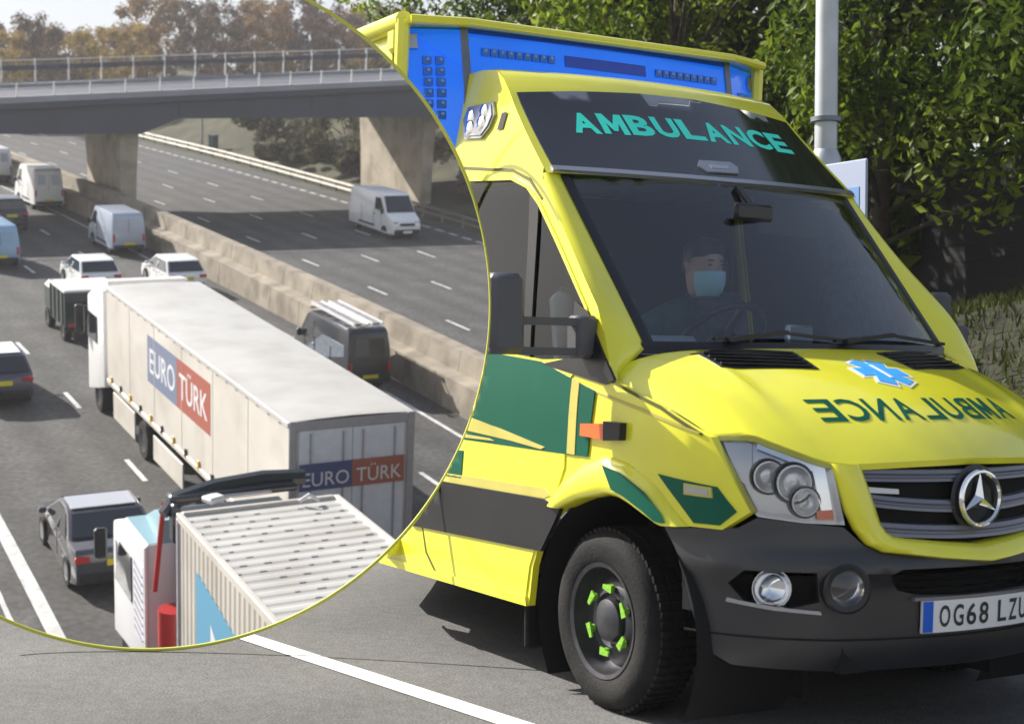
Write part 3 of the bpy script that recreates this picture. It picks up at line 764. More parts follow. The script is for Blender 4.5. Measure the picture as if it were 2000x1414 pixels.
for sg in (-1, 1):
    fn = side_fn(sg)
    mb = MB(); patch(mb, SIDE, fn, 0, .03, .055, holes=[WIN])
    part(mb, 'body_side', M['yellow'])
    # door with its window
    DOOR = [(-1.435, 2.215), (-1.449, .553), (-1.394, .441), (-1.288, .365), (-.49, .365), (-.46, .50), (-.375, .66), (-.27, .80), (-.20, .92), (-.19, 1.26), (-.10, 1.33), (-.07, 1.47), (-.115, 1.55), (-.385, 1.815), (-.585, 2.0), (-.70, 2.085), (-.85, 2.14)]
    mb = MB(); patch(mb, DOOR, fn, .006, .012, .05, holes=[WIN])
    door = part(mb, 'door', M['yellow'])
    mb = MB(); patch(mb, WIN, fn, -.014, .004, .08); part(mb, 'window', M['glass'], 35, door)
    mb = MB(); patch(mb, [(-.700, 2.066), (-.612, 2.0), (-.515, 1.342), (-.572, 1.342)], fn, -.004, .012, .08); part(mb, 'window_divider', M['plastic'], 35, door)
    mb = MB(); patch(mb, [(-.205, 1.575), (-.098, 1.53), (-.05, 1.47), (.135, 1.268), (.078, 1.25), (-.396, 1.325), (-.173, 1.352)], fn, .009, .012, .06); part(mb, 'mirror_base', M['trim'], 35, door)
    for a, b in (((-1.40, 2.225), (-.86, 2.152)),):
        mb = MB(); patch(mb, [(-1.43, 2.232), (-.86, 2.158), (-.70, 2.10), (-.58, 2.01), (-.572, 2.017), (-.695, 2.112), (-.86, 2.170), (-1.43, 2.244)], fn, .004, .003, .06); part(mb, 'door_seam', M['seam'], 35, door)
    mb = MB(); patch(mb, [(-1.445, .57), (-1.402, .445), (-1.295, .355), (-.49, .355), (-.49, .367), (-1.288, .367), (-1.39, .45), (-1.436, .57)], fn, .008, .003, .05); part(mb, 'sill_seam', M['seam'], 35, door)
    mb = MB(); patch(mb, [(-1.9, .335), (-1.9, .372), (-.48, .372), (-.47, .335)], fn, .014, .014, .05); part(mb, 'sill', M['yellow'])
    # mouldings, livery
    mb = MB(); patch(mb, [(-1.9, .785), (-.345, .783), (-.213, .757), (-.255, .70), (-.36, .572), (-1.9, .55)], fn, .016, .02, .06); part(mb, 'side_moulding', M['plastic'])
    mb = MB(); patch(mb, [(-1.9, .786), (-.345, .786), (-.30, .80), (-.345, .826), (-1.9, .826)], fn, .009, .004, .06); part(mb, 'moulding_crease_shade', M['olive'])  # olive strip paints the shaded crease above the moulding
    mb = MB(); patch(mb, [(-1.6, 1.40), (-.847, 1.371), (-.403, 1.334), (.011, 1.224), (-.031, .971), (-.36, .975), (-1.6, .995)], fn, .008, .003, .06); part(mb, 'green_panel', M['green'], 35, door)
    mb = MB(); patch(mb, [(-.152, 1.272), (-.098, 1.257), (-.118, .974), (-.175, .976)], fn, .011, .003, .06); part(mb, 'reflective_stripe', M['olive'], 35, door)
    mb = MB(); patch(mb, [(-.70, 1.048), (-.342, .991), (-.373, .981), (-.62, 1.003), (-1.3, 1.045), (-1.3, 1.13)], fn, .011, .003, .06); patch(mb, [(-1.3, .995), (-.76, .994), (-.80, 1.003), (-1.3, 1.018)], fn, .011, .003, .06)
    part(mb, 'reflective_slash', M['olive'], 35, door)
    mb = MB(); patch(mb, [(-1.6, .935), (-1.037, .936), (-1.054, .812), (-1.6, .812)], fn, .009, .003, .06); part(mb, 'lower_green_panel', M['green'], 35, door)
    # flared wheel arch
    fl = [(-.31, .765), (-.215, .863), (-.067, .943), (.09, .987), (.235, .963), (.375, .898), (.473, .805), (.53, .759)]
    inn = [(-.213, .758), (-.064, .806), (.126, .841), (.2, .836), (.267, .815), (.351, .78), (.41, .757), (.43, .755)]
    rows = []
    for i in range(33):
        t = i / 32; k = t * 7; j = min(6, int(k)); q = k - j
        O = (fl[j][0] * (1 - q) + fl[j + 1][0] * q, fl[j][1] * (1 - q) + fl[j + 1][1] * q)
        I = (inn[j][0] * (1 - q) + inn[j + 1][0] * q, inn[j][1] * (1 - q) + inn[j + 1][1] * q)
        row = []
        for w, off in ((0, .0), (.12, .022), (.35, .038), (.65, .042), (.9, .036), (1, .02), (1.0, -.05)):
            row.append(fn(O[0] * (1 - w) + I[0] * w, O[1] * (1 - w) + I[1] * w, off))
        rows.append(row)
    mb = MB().loft(rows); arch = part(mb, 'wheel_arch_flare', M['yellow'], 50)
    rows = []
    for i in range(14, 31):
        t = i / 32; k = t * 7; j = min(6, int(k)); q = k - j
        O = (fl[j][0] * (1 - q) + fl[j + 1][0] * q, fl[j][1] * (1 - q) + fl[j + 1][1] * q)
        I = (inn[j][0] * (1 - q) + inn[j + 1][0] * q, inn[j][1] * (1 - q) + inn[j + 1][1] * q)
        wa, wb = (.22, .80) if i < 28 else (.22 + .2 * (i - 27) / 3, .80 - .2 * (i - 27) / 3)
        rows.append([fn(O[0] * (1 - w) + I[0] * w, O[1] * (1 - w) + I[1] * w, .0455) for w in (wa, (wa + wb) / 2, wb)])
    part(MB().loft(rows), 'arch_green_band', M['green'], 50, arch)
    mb = MB(); patch(mb, [(.392, .936), (.63, .905), (.69, .822), (.64, .772), (.55, .774), (.49, .84)], fn, .006, .004, .05); part(mb, 'front_green_panel', M['green'])
    mb = MB(); patch(mb, [(.514, .912), (.615, .902), (.618, .866), (.515, .872)], fn, .012, .008, .05); mk = part(mb, 'side_marker', M['olive'])
    mb = MB(); patch(mb, [(.524, .902), (.605, .894), (.608, .874), (.525, .880)], fn, .015, .003, .05); part(mb, 'marker_lens', M['silver'], 35, mk)
    mb = MB(); patch(mb, [(-.055, 1.098), (.105, 1.105), (.106, 1.045), (-.058, 1.052)], fn, .026, .03, .05); ind = part(mb, 'side_indicator', M['orange'])
    mb = MB(); patch(mb, [(.106, 1.114), (.214, 1.111), (.209, 1.047), (.106, 1.041)], fn, .030, .03, .05); part(mb, 'indicator_housing', M['plastic'], 35, ind)
    mb = MB(); patch(mb, [(-.03, 1.228), (.30, 1.158), (.565, 1.087), (.57, 1.093), (.31, 1.168), (-.03, 1.236)], fn, .005, .003, .06); part(mb, 'wing_crease_shade', M['olive'])  # darker strip paints the shade along the wing's crease
    mb = MB(); patch(mb, [(.10, 1.262), (.394, 1.170), (.575, 1.080), (.58, 1.088), (.396, 1.182), (.10, 1.274)], fn, .004, .003, .06); part(mb, 'bonnet_seam', M['seam'])
    # windscreen pillar
    rows = []
    for i in range(22):
        z = 1.262 + (2.125 - 1.262) * i / 21
        xs = smooth_tab(L1, z); A = fn(xs, z, 0); B = ws_fn(sg * .785, max(z, 1.40), -.004)
        if z < 1.40: q = (1.40 - z) / .138; B = B.lerp(Vector((.075, sg * .925, 1.285)), q)
        o = Vector((.55, sg * .8, .25)).normalized()
        rows.append([A - Vector((0, sg * .02, 0))] + [A.lerp(B, k / 6) + o * .022 * math.sin(math.pi * k / 6) for k in range(7)] + [B - Vector((.03, 0, .02))])
    part(MB().loft(rows), 'windscreen_pillar', M['yellow'], 60)
    rows = []
    for i in range(13):
        z = 1.41 + (2.115 - 1.41) * i / 12
        rows.append([ws_fn(sg * .80, z, .006), ws_fn(sg * .765, z, .008), ws_fn(sg * .755, z, .002)])
    part(MB().loft(rows), 'windscreen_trim', M['trim'], 60)
    # scene lamp and figure on the fairing side
    mb = MB(); patch(mb, [(-1.373, 2.455), (-1.348, 2.5), (-1.123, 2.492), (-1.10, 2.44), (-1.125, 2.395), (-1.181, 2.358), (-1.335, 2.375)], fn, .02, .03, .05); sl = part(mb, 'scene_lamp', M['lampdark'], 50)
    for (x, z) in ((-1.31, 2.455), (-1.18, 2.46), (-1.30, 2.40), (-1.19, 2.41)):
        mb = MB().lathe([(.0, .008), (.03, .006), (.042, .0)], fn(x, z, .021), fn(x, z, .1) - fn(x, z, 0), 12)
        part(mb, 'lamp_reflector', M['chrome'], 50, sl)
    mb = MB(); patch(mb, [(-1.385, 2.46), (-1.355, 2.512), (-1.115, 2.504), (-1.085, 2.44), (-1.115, 2.385), (-1.181, 2.345), (-1.345, 2.362)], fn, .014, .02, .05); part(mb, 'lamp_bezel', M['silver'], 50, sl)
    mb = MB(); put_text(mb, '1', lambda u, v: fn(-1.05 + u * .05 * -sg * 1.0 + v * .022, 2.365 + v * .075, .006), .012, flip=sg > 0); part(mb, 'figure_one', M['trim'])
    # wheel arch interior
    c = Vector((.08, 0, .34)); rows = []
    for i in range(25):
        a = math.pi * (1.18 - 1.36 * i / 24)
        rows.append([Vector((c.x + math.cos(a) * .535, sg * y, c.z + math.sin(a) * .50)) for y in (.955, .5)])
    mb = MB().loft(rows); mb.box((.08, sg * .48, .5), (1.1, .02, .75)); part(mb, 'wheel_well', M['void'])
    mb = MB().box((-.52, sg * .86, .30), (.03, .24, .30), cham=.01); part(mb, 'mud_flap', M['rubber'])
    # wheel
    wh = MB(); yo = sg * .955
    ax = (0, sg, 0); o = (0, sg * .72, .345)
    wh.lathe([(.21, .0), (.30, .0), (.335, .02), (.347, .05), (.347, .17), (.335, .205), (.312, .228), (.285, .235), (.24, .232), (.222, .222)], o, ax, 48)
    for k in range(64):     # tread blocks
        a = 2 * math.pi * k / 64
        for h in (.05, .11, .17):
            wh.box((o[0] + math.cos(a) * .347, sg * (.72 + h), o[2] + math.sin(a) * .347), (.014, .045, .026), rot=Matrix.Rotation(-a + .3, 3, 'Y'))
    wheel = part(wh, 'wheel', M['rubber'], 40)
    rm = MB(); rm.lathe([(.222, .222), (.222, .228), (.205, .222), (.20, .16), (.185, .14), (.165, .155), (.14, .175), (.105, .185), (.095, .17), (.085, .168), (.08, .20), (.05, .215), (.0, .217)], o, ax, 40)
    rim = part(rm, 'rim', M['steel'], 40, wheel)
    for k in range(6):
        nt = MB(); a = 2 * math.pi * k / 6 + .4; d = Vector((math.cos(a), 0, math.sin(a))); p = Vector(o) + Vector((0, sg * .185, 0)) + d * .125
        nt.lathe([(.016, 0), (.016, .022), (.0, .026)], p, ax, 6)
        e = Vector((-math.sin(a), 0, math.cos(a)))
        nt.hull([p + Vector((0, sg * y, 0)) + q for y in (.016, .024) for q in (d * .015 - e * .022, -d * .015 - e * .022, e * .036 + d * .008, e * .036 - d * .008)])
        part(nt, 'wheel_nut_pointer', M['limegreen'], 40, wheel)
    # door mirror on its arms
    hx, hy, hz, kx = (-.035, sg * 1.38, 1.51, 1.0) if sg < 0 else (-.36, 1.20, 1.57, .72)
    mb = MB().box((hx, hy, hz), (.13 * kx, .15 * kx, .30 * kx), cham=.025)
    mr = part(mb, 'mirror', M['mirrorgrey'], 40)
    part(MB().box((hx - .067 * kx, hy, hz), (.006, .12 * kx, .25 * kx), cham=.003), 'mirror_glass', M['chrome'], None, mr)
    mb = MB(); mb.bar((hx, hy - sg * .04, hz - .023), (-.06, sg * .96, 1.487), .035, .03); mb.bar((hx, hy - sg * .04, hz - .135 * kx), (-.06, sg * .96, 1.372), .035, .03)
    mb.box((-.07, sg * 1.0, 1.43), (.09, .10, .165), cham=.015)
    part(mb, 'mirror_arm', M['mirrorgrey'], 40, mr)

# bonnet
def zf(s): return lerp_tab([(0, 1.005), (.25, 1.0), (.5, .992), (.6, .997), (.66, 1.013), (.886, 1.09), (1.05, 1.084), (1.2, 1.08)], abs(s))
def bonnet(t, v):
    a = abs(v)
    Rr = Vector((.205 - .165 * a**2, v * .965, 1.395 - .03 * a**2.5 - .088 * a**9))
    Ff = front_pt(v * 1.045, zf(v * 1.045), .004)
    p = Rr.lerp(Ff, t)
    k = (1 - a**3 * .75)
    p.z += (.235 * t * (1 - t) * (1 + .6 * (t - .5)) + .02 * max(0, 1 - abs(t - .93) / .07) * 0) * k
    p.z -= .010 * math.exp(-((a - .66) / .035)**2) * math.sin(math.pi * min(1, t * 1.1)) * -1
    return p
hv = [-1 + 2 * i / 60 for i in range(61)]; ht = [i / 40 for i in range(41)]
HR = [[bonnet(t, v) for v in hv] for t in ht]
mb = MB().loft([list(reversed(r)) for r in HR] )
nose = [[bonnet(1, v) for v in reversed(hv)], [bonnet(1, v) + Vector((-.004, 0, -.022)) for v in reversed(hv)], [bonnet(1, v) + Vector((-.05, 0, -.03)) for v in reversed(hv)]]
mb.loft(nose)
part(mb, 'bonnet', M['yellow'], 50, recalc=True)
_bt = BVHTree.FromPolygons([tuple(p) for r in HR for p in r], [(i * 61 + j, i * 61 + j + 1, (i + 1) * 61 + j + 1, (i + 1) * 61 + j) for i in range(40) for j in range(60)])
def bon_fn(x, y, off):
    h = _bt.ray_cast(Vector((x, y, 3)), Vector((0, 0, -1)))
    if h[0] is None: h = _bt.find_nearest(Vector((x, y, 1.2)))
    n = h[1] if h[1].z > 0 else -h[1]
    return h[0] + n * off
for sg in (-1, 1):
    Q = [(.125, .635), (.245, .22), (.43, .25), (.325, .64)]
    mb = MB(); patch(mb, [(x, sg * y) for x, y in Q], bon_fn, .004, .006, .05); vent = part(mb, 'bonnet_vent', M['trim'])
    for i in range(5):
        mb = MB(); t = .12 + i * .19
        a = Vector((Q[0][0] * (1 - t) + Q[3][0] * t, sg * (Q[0][1] * (1 - t) + Q[3][1] * t))); b = Vector((Q[1][0] * (1 - t) + Q[2][0] * t, sg * (Q[1][1] * (1 - t) + Q[2][1] * t)))
        mb.bar(bon_fn(a.x, a.y - sg * .02, .008), bon_fn(b.x, b.y + sg * .02, .008), .016, .006)
        part(mb, 'vent_slat', M['plastic'], None, vent)
# star of life and the mirror-written word on the bonnet
mb = MB(); ec = Vector((.475, .025))
for k in range(3):
    a = math.pi * k / 3 + math.pi / 2; d = Vector((math.cos(a), math.sin(a))); e = Vector((-d.y, d.x))
    patch(mb, [tuple(ec + d * x * .115 + e * y * .034) for x, y in ((-1, -1), (1, -1), (1, 1), (-1, 1))], bon_fn, .0045 + k * .0006, .003, .03)
part(mb, 'star_of_life', M['emsblue'])
mb = MB()
for k in range(3):
    a = math.pi * k / 3 + math.pi / 2; d = Vector((math.cos(a), math.sin(a))); e = Vector((-d.y, d.x))
    patch(mb, [tuple(ec + d * x * .13 + e * y * .046) for x, y in ((-1, -1), (1, -1), (1, 1), (-1, 1))], bon_fn, .0022 + k * .0005, .002, .03)
part(mb, 'emblem_border', M['white'])
mb = MB(); patch(mb, [(.475 + .06 * c, .025 + .008 * s) for c, s in ((-1, -1), (1, -1), (1, 1), (-1, 1))], bon_fn, .0075, .002, .03); part(mb, 'emblem_staff', M['white'])
mb = MB()
word = 'AMBULANCE'
for i, ch in enumerate(word):       # written backwards for the driver in front
    y1 = .50 - i * 1.0 / 9; y0 = y1 - .096
    def tf(u, v, y1=y1, y0=y0):
        y = y1 + (y0 - y1) * u
        xc = .80 - .32 * y * y
        return bon_fn(xc - v * .12, y, .0025)
    put_text(mb, ch, tf, .015, flip=True)
part(mb, 'bonnet_lettering', M['green'], None)

# windscreen
GL = [(-.765, 2.118), (-.4, 2.128), (0, 2.132), (.4, 2.128), (.765, 2.118), (.785, 1.75), (.80, 1.405), (.4, 1.398), (0, 1.396), (-.4, 1.398), (-.80, 1.405), (-.785, 1.75)]
mb = MB(); patch(mb, GL, ws_fn, 0, .0, .06); part(mb, 'windscreen', M['screen'], 60)
for sg, (y0, y1) in ((0, (-.52, .16)), (1, (.05, .79))):
    mb = MB(); mb.bar(ws_fn(y0, 1.415, .02), ws_fn((y0 + y1) / 2, 1.440, .024), .02, .014); mb.bar(ws_fn((y0 + y1) / 2, 1.440, .024), ws_fn(y1, 1.412, .02), .018, .012); mb.bar(ws_fn(y0 + .05, 1.405, .03), ws_fn((y0 + y1) / 2, 1.44, .03), .022, .016)
    part(mb, 'wiper', M['trim'], None)
rows = []
for i in range(41):
    v = -1 + 2 * i / 40; B = bonnet(0, v); A = ws_fn(v * .80, 1.405, .0)
    rows.append([A + Vector((0, 0, .012)), A.lerp(B, .3) + Vector((0, 0, -.012)), A.lerp(B, .8) + Vector((0, 0, -.02)), B + Vector((.01, 0, -.012)), B + Vector((.03, 0, -.06))])
part(MB().loft(rows), 'cowl', M['trim'], 50, recalc=True)

# fairing above the windscreen
mb = MB(); rows = []
for i in range(25):
    z = 2.125 + (2.69 - 2.125) * min(1, i / 24)
    rows.append([fair_fn(-1 + 2 * k / 32, z, 0) for k in range(33)])
rows.append([Vector((-1.75, p.y, p.z)) for p in rows[-1]])
part(MB().loft(rows), 'roof_fairing', M['yellow'], 60, recalc=True)
BL = [(-.965, 2.528), (-.6, 2.555), (-.2, 2.572), (.2, 2.574), (.6, 2.555), (.965, 2.528), (.96, 2.34), (.955, 2.145), (.5, 2.138), (0, 2.134), (-.5, 2.138), (-.955, 2.145), (-.96, 2.34)]
mb = MB(); patch(mb, BL, fair_fn, .004, .006, .06); part(mb, 'fairing_panel', M['black'], 60)
mb = MB(); patch(mb, [(-.97, 2.148), (-.5, 2.142), (0, 2.138), (.5, 2.142), (.97, 2.148), (.97, 2.128), (.5, 2.122), (0, 2.118), (-.5, 2.122), (-.97, 2.128)], fair_fn, .016, .02, .06); part(mb, 'fairing_trim', M['silver'], 60)
mb = MB()
for i, ch in enumerate(word):
    u0 = -.735 + i * 1.50 / 9; u1 = u0 + .150
    put_text(mb, ch, lambda u, v, u0=u0, u1=u1: fair_fn(u0 + (u1 - u0) * u, (2.323 + .018 * math.cos((u0 + u1) * .9)) + v * .105, .0058), .038)
part(mb, 'fairing_lettering', M['teal'], None)
mb = MB(); patch(mb, [(-.095, 2.225), (.115, 2.230), (.14, 2.205), (.11, 2.172), (-.10, 2.168), (-.13, 2.195)], fair_fn, .012, .012, .05); bd = part(mb, 'fairing_badge', M['silver'], 60)
mb = MB(); patch(mb, [(-.05, 2.205), (.07, 2.208), (.07, 2.19), (-.05, 2.188)], fair_fn, .014, .003, .05); part(mb, 'badge_mark', M['lampdark'], None, bd)

# patient box behind the cab and its light bar
BX = MB()
def bxring(x): return [(x, -1.06, .40), (x, -1.06, 2.80), (x, -1.04, 2.90), (x, -.96, 2.945), (x, .96, 2.945), (x, 1.04, 2.90), (x, 1.06, 2.80), (x, 1.06, .40)]
nb = 14
xs = frange(-1.68, -5.7, 26)
def sub(ring, n=10):
    out = []
    for a, b in zip(ring, ring[1:] + ring[:1]):
        k = max(1, int((Vector(b) - Vector(a)).length / .18)); out += [tuple(Vector(a).lerp(Vector(b), i / k)) for i in range(k)]
    return out
BX.loft([sub(bxring(x)) for x in xs], close=True)
fr = sub(bxring(-1.68)); bk = sub(bxring(-5.7))
BX.add(fr, [tuple(reversed(range(len(fr))))]); BX.add(bk, [tuple(range(len(bk)))])
part(BX, 'patient_box', M['yellow'], 35, recalc=True)
mb = MB()
for sg in (-1, 1):
    mb.tube([(-1.56, sg * 1.055, 2.93), (-3.4, sg * 1.055, 2.965)], .045, 10); mb.tube([(-1.56, sg * 1.062, 2.93), (-1.60, sg * 1.062, 2.3)], .035, 8)
    mb.box((-1.66, sg * 1.055, 2.86), (.10, .05, .14), cham=.02)
mb.tube([(-1.50, -1.05, 2.925), (-1.42, -.78, 2.925), (-1.42, .78, 2.925), (-1.50, 1.05, 2.925)], .022, 8)
mb.hull([(-1.75, -1.05, 2.91), (-1.75, 1.05, 2.91), (-1.40, -.78, 2.91), (-1.40, .78, 2.91), (-1.53, -1.06, 2.91), (-1.53, 1.06, 2.91), (-1.75, -1.05, 2.935), (-1.75, 1.05, 2.935), (-1.40, -.78, 2.935), (-1.40, .78, 2.935), (-1.53, -1.06, 2.935), (-1.53, 1.06, 2.935)])
part(mb, 'roof_edge', M['yellow'], 40)
LBP = [(-1.56, -1.06), (-1.43, -.79), (-1.41, -.4), (-1.405, 0), (-1.41, .4), (-1.43, .79), (-1.56, 1.06)]
def lb_fn(u, z, off):      # u: distance across
    a = abs(u)
    if a <= .79: x = -1.405 - .025 * (a / .79)**2; n = Vector((1, 0, .1))
    else: x = -1.43 - (a - .79) / .27 * .13; n = Vector((.9, .43 * (1 if u > 0 else -1), .06))
    return Vector((x - .05 * max(0, (z - 2.6)) / .3, u, z)) + n.normalized() * off
for nm, (u0, u1), z0 in (('light_bar', (-.77, .77), 2.58),):
    mb = MB(); patch(mb, [(u0, z0), (u1, z0), (u1, 2.905), (u0, 2.905)], lb_fn, 0, .08, .06); LB = part(mb, 'light_bar', M['blue'], 50)
for sg in (-1, 1):
    mb = MB(); patch(mb, [(sg * .795, 2.25), (sg * 1.045, 2.25), (sg * 1.045, 2.90), (sg * .795, 2.90)], lb_fn, 0, .08, .05); part(mb, 'corner_lens', M['blue'], 50, LB)
    mb = MB(); patch(mb, [(sg * .797, 2.71), (sg * 1.03, 2.895), (sg * .797, 2.895)], lb_fn, .006, .006, .05); part(mb, 'lens_facet', M['blue'], 50, LB)
    mb = MB(); patch(mb, [(sg * .765, 2.25), (sg * .80, 2.25), (sg * .80, 2.91), (sg * .765, 2.91)], lb_fn, .01, .08, .05); part(mb, 'lens_divider', M['galvdark'], 50, LB)
    mb = MB(); patch(mb, [(sg * 1.043, 2.25), (sg * 1.075, 2.25), (sg * 1.075, 2.91), (sg * 1.043, 2.91)], lb_fn, .008, .1, .05); part(mb, 'lens_end_cap', M['trim'], 50, LB)
    mb = MB(); bz = MB()
    for j in range(6):
        for i in range(2):
            u = sg * (.895 + i * .055); z = 2.745 - j * .052
            bz.box(lb_fn(u, z, .006), (.012, .044, .038)); mb.box(lb_fn(u + .006, z + .005, .013), (.010, .018, .016), cham=.004)
    part(bz, 'led_bezel', M['ledblue'], None, LB)['kind'] = 'stuff'; part(mb, 'led', M['led'], None, LB)['kind'] = 'stuff'
    mb = MB(); bz = MB()
    for j in range(9):
        u = sg * .50 + (j - 4) * .045
        bz.box(lb_fn(u, 2.80, .006), (.012, .036, .036)); mb.box(lb_fn(u, 2.805, .013), (.010, .018, .018), cham=.004)
    part(bz, 'led_bezel', M['ledblue'], None, LB)['kind'] = 'stuff'; part(mb, 'led', M['led'], None, LB)['kind'] = 'stuff'
    mb = MB(); patch(mb, [(sg * .985, 2.80), (sg * 1.02, 2.80), (sg * 1.02, 2.87), (sg * .985, 2.87)], lb_fn, .014, .01, .05); part(mb, 'marker_lamp', M['silver'], None, LB)
mb = MB(); patch(mb, [(-.24, 2.775), (.24, 2.775), (.24, 2.83), (-.24, 2.83)], lb_fn, .006, .006, .06); part(mb, 'centre_strip', M['bluedeep'], None, LB)
mb = MB(); patch(mb, [(-.76, 2.905), (.76, 2.905), (.76, 2.885), (-.76, 2.885)], lb_fn, .008, .006, .06); part(mb, 'lens_rim', M['bluedeep'], None, LB)
mb = MB()
mb.tube([(-2.3, -.55, 2.94), (-2.36, -.58, 3.12)], .008, 6); mb.tube([(-2.5, .32, 2.94), (-2.5, .32, 3.25)], .006, 6)
part(mb, 'aerial', M['trim'])
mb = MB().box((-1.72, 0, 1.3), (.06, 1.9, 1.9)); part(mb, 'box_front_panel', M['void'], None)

# front: bumper, grille, lamps, plate
BT = [(-1.225, .748), (-.93, .765), (-.86, .803), (-.56, .775), (-.49, .715), (-.424, .688), (-.2, .662), (0, .645)]
bt = BT + [(-s, z) for s, z in reversed(BT[:-1])]
INT = [(-.40, .612), (-.36, .632), (-.2, .632), (0, .632), (.2, .632), (.36, .632), (.40, .612), (.36, .555), (.28, .535), (0, .525), (-.28, .535), (-.36, .555)]
FOG = lambda sg: [(sg * .96, .575), (sg * .90, .625), (sg * .66, .625), (sg * .645, .52), (sg * .75, .495), (sg * .90, .515)]
mb = MB(); patch(mb, [(-1.155, .66), (-1.115, .52), (-1.075, .40), (-1.02, .325), (-.95, .29), (-.6, .275), (0, .27), (.6, .275), (.95, .29), (1.02, .325), (1.075, .40), (1.115, .52), (1.155, .66), (1.225, .748)] + list(reversed(bt))[1:], front_pt, 0, .05, .035, holes=[INT, FOG(-1), FOG(1)])
bump = part(mb, 'bumper', M['bumperplastic'], 40)
mb = MB(); patch(mb, [(-1.13, .402), (-.6, .392), (0, .388), (.6, .392), (1.13, .402), (1.13, .395), (.6, .385), (0, .381), (-.6, .385), (-1.13, .395)], front_pt, .003, .003, .05); part(mb, 'bumper_seam', M['void'], None, bump)
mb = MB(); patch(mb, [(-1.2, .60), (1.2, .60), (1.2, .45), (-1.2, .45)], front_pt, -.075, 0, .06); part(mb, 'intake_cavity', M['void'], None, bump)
for i in range(3):
    z = .555 + i * .025
    mb = MB(); mb.loft([[front_pt(-.40 + .8 * k / 20, z - .005, -.03) for k in range(21)], [front_pt(-.40 + .8 * k / 20, z + .005, -.02) for k in range(21)]])
    part(mb, 'intake_slat', M['trim'], None, bump)
for sg in (-1, 1):
    p = front_pt(sg * .812, .560, -.03); d = (front_pt(sg * .812, .56, .1) - front_pt(sg * .812, .56, 0)); d = (d + Vector((.06, 0, 0))).normalized()
    fg = MB().lathe([(.0, -.03), (.045, -.02), (.062, .0), (.066, .014), (.070, .014), (.070, -.02)], p, d, 24); fo = part(fg, 'fog_lamp', M['chrome'], 50)
    part(MB().lathe([(.0, .022), (.04, .019), (.066, .008)], p, d, 24), 'fog_lens', M['lens'], 60, fo)
    p = front_pt(sg * .562, .570, .0); d = (front_pt(sg * .562, .57, .1) - front_pt(sg * .562, .57, 0)).normalized()
    rd = MB().lathe([(.0, -.02), (.04, -.01), (.056, .01), (.06, .03), (.078, .035), (.086, .03), (.088, -.03)], p, d, 28, mis=[0, 0, 0, 1, 1, 1]); rr_ = part(rd, 'round_lamp', [M['chrome'], M['trim']], 40)
    part(MB().lathe([(.0, .045), (.035, .04), (.060, .030)], p, d, 24), 'round_lamp_lens', M['lens'], 60, rr_)
    mb = MB(); patch(mb, [(sg * .965, .512), (sg * .80, .490), (sg * .64, .478), (sg * .645, .490), (sg * .80, .503), (sg * .96, .525)], front_pt, .012, .012, .05); part(mb, 'fog_trim', M['silver'], None)
    # headlamp
    HL = [(sg * a, z) for a, z in ((1.045, 1.080), (.886, 1.083), (.75, 1.045), (.643, 1.004), (.600, .99), (.556, .784), (.70, .79), (.858, .808), (.932, .874))]
    mb = MB(); patch(mb, HL, front_pt, -.035, 0, .04); hl = part(mb, 'headlamp', M['lampdark'], 50)
    mb = MB(); patch(mb, HL, front_pt, .002, .04, .04); part(mb, 'headlamp_cover', M['lens'], 60, hl)
    for (a, z, r) in ((.74, .925, .058), (.70, .860, .045), (.83, .945, .050)):
        p = front_pt(sg * a, z, -.032); d = (front_pt(sg * a, z, .1) - front_pt(sg * a, z, 0) + Vector((.07, 0, 0))).normalized()
        mb = MB().lathe([(0, .008), (r * .35, .010), (r * .5, .006), (r * .8, .012), (r, .028), (r * 1.08, .028), (r * 1.1, .022), (r * 1.26, .026), (r * 1.28, .0)], p, d, 24, mis=[0, 0, 0, 0, 0, 0, 1, 1])
        part(mb, 'lamp_reflector', [M['lampbowl'], M['trim']], 50, hl)
    mb = MB(); patch(mb, [(sg * .62, .982), (sg * .655, .995), (sg * .76, 1.03), (sg * .87, 1.06), (sg * .87, 1.04), (sg * .77, 1.005), (sg * .665, .965), (sg * .63, .80), (sg * .59, .80)], front_pt, -.018, .015, .04); part(mb, 'daytime_strip', M['chrome'], 50, hl)
    mb = MB(); patch(mb, [(sg * .595, .835), (sg * .655, .83), (sg * .65, .80), (sg * .59, .80)], front_pt, -.012, .01, .04); part(mb, 'indicator_lens', M['orange'], 50, hl)
    mb = MB(); patch(mb, [(sg * .89, 1.055), (sg * 1.0, 1.06), (sg * .93, .93), (sg * .88, .90)], front_pt, -.020, .01, .04); part(mb, 'side_reflector', M['silver'], 50, hl)
# yellow grille surround
so = [(-.603, .995), (-.553, .828), (-.52, .765), (-.478, .715), (-.424, .690), (-.2, .662), (0, .642)]
si = [(-.492, .990), (-.422, .785), (-.40, .757), (-.375, .742), (-.32, .733), (-.15, .715), (0, .704)]
so = so + [(-a, z) for a, z in reversed(so[:-1])]; si = si + [(-a, z) for a, z in reversed(si[:-1])]
def along(P, t):
    k = t * (len(P) - 1); j = min(len(P) - 2, int(k)); q = k - j
    return P[j][0] * (1 - q) + P[j + 1][0] * q, P[j][1] * (1 - q) + P[j + 1][1] * q
rows = []
for i in range(97):
    O, I = along(so, i / 96), along(si, i / 96); row = []
    for w, off in ((0, -.02), (0, .006), (.12, .026), (.4, .036), (.75, .030), (.95, .014), (1, .0), (1, -.05)):
        row.append(front_pt(O[0] * (1 - w) + I[0] * w, O[1] * (1 - w) + I[1] * w, off))
    rows.append(row)
part(MB().loft(rows), 'grille_surround', M['yellow'], 60, recalc=True)
GI = si
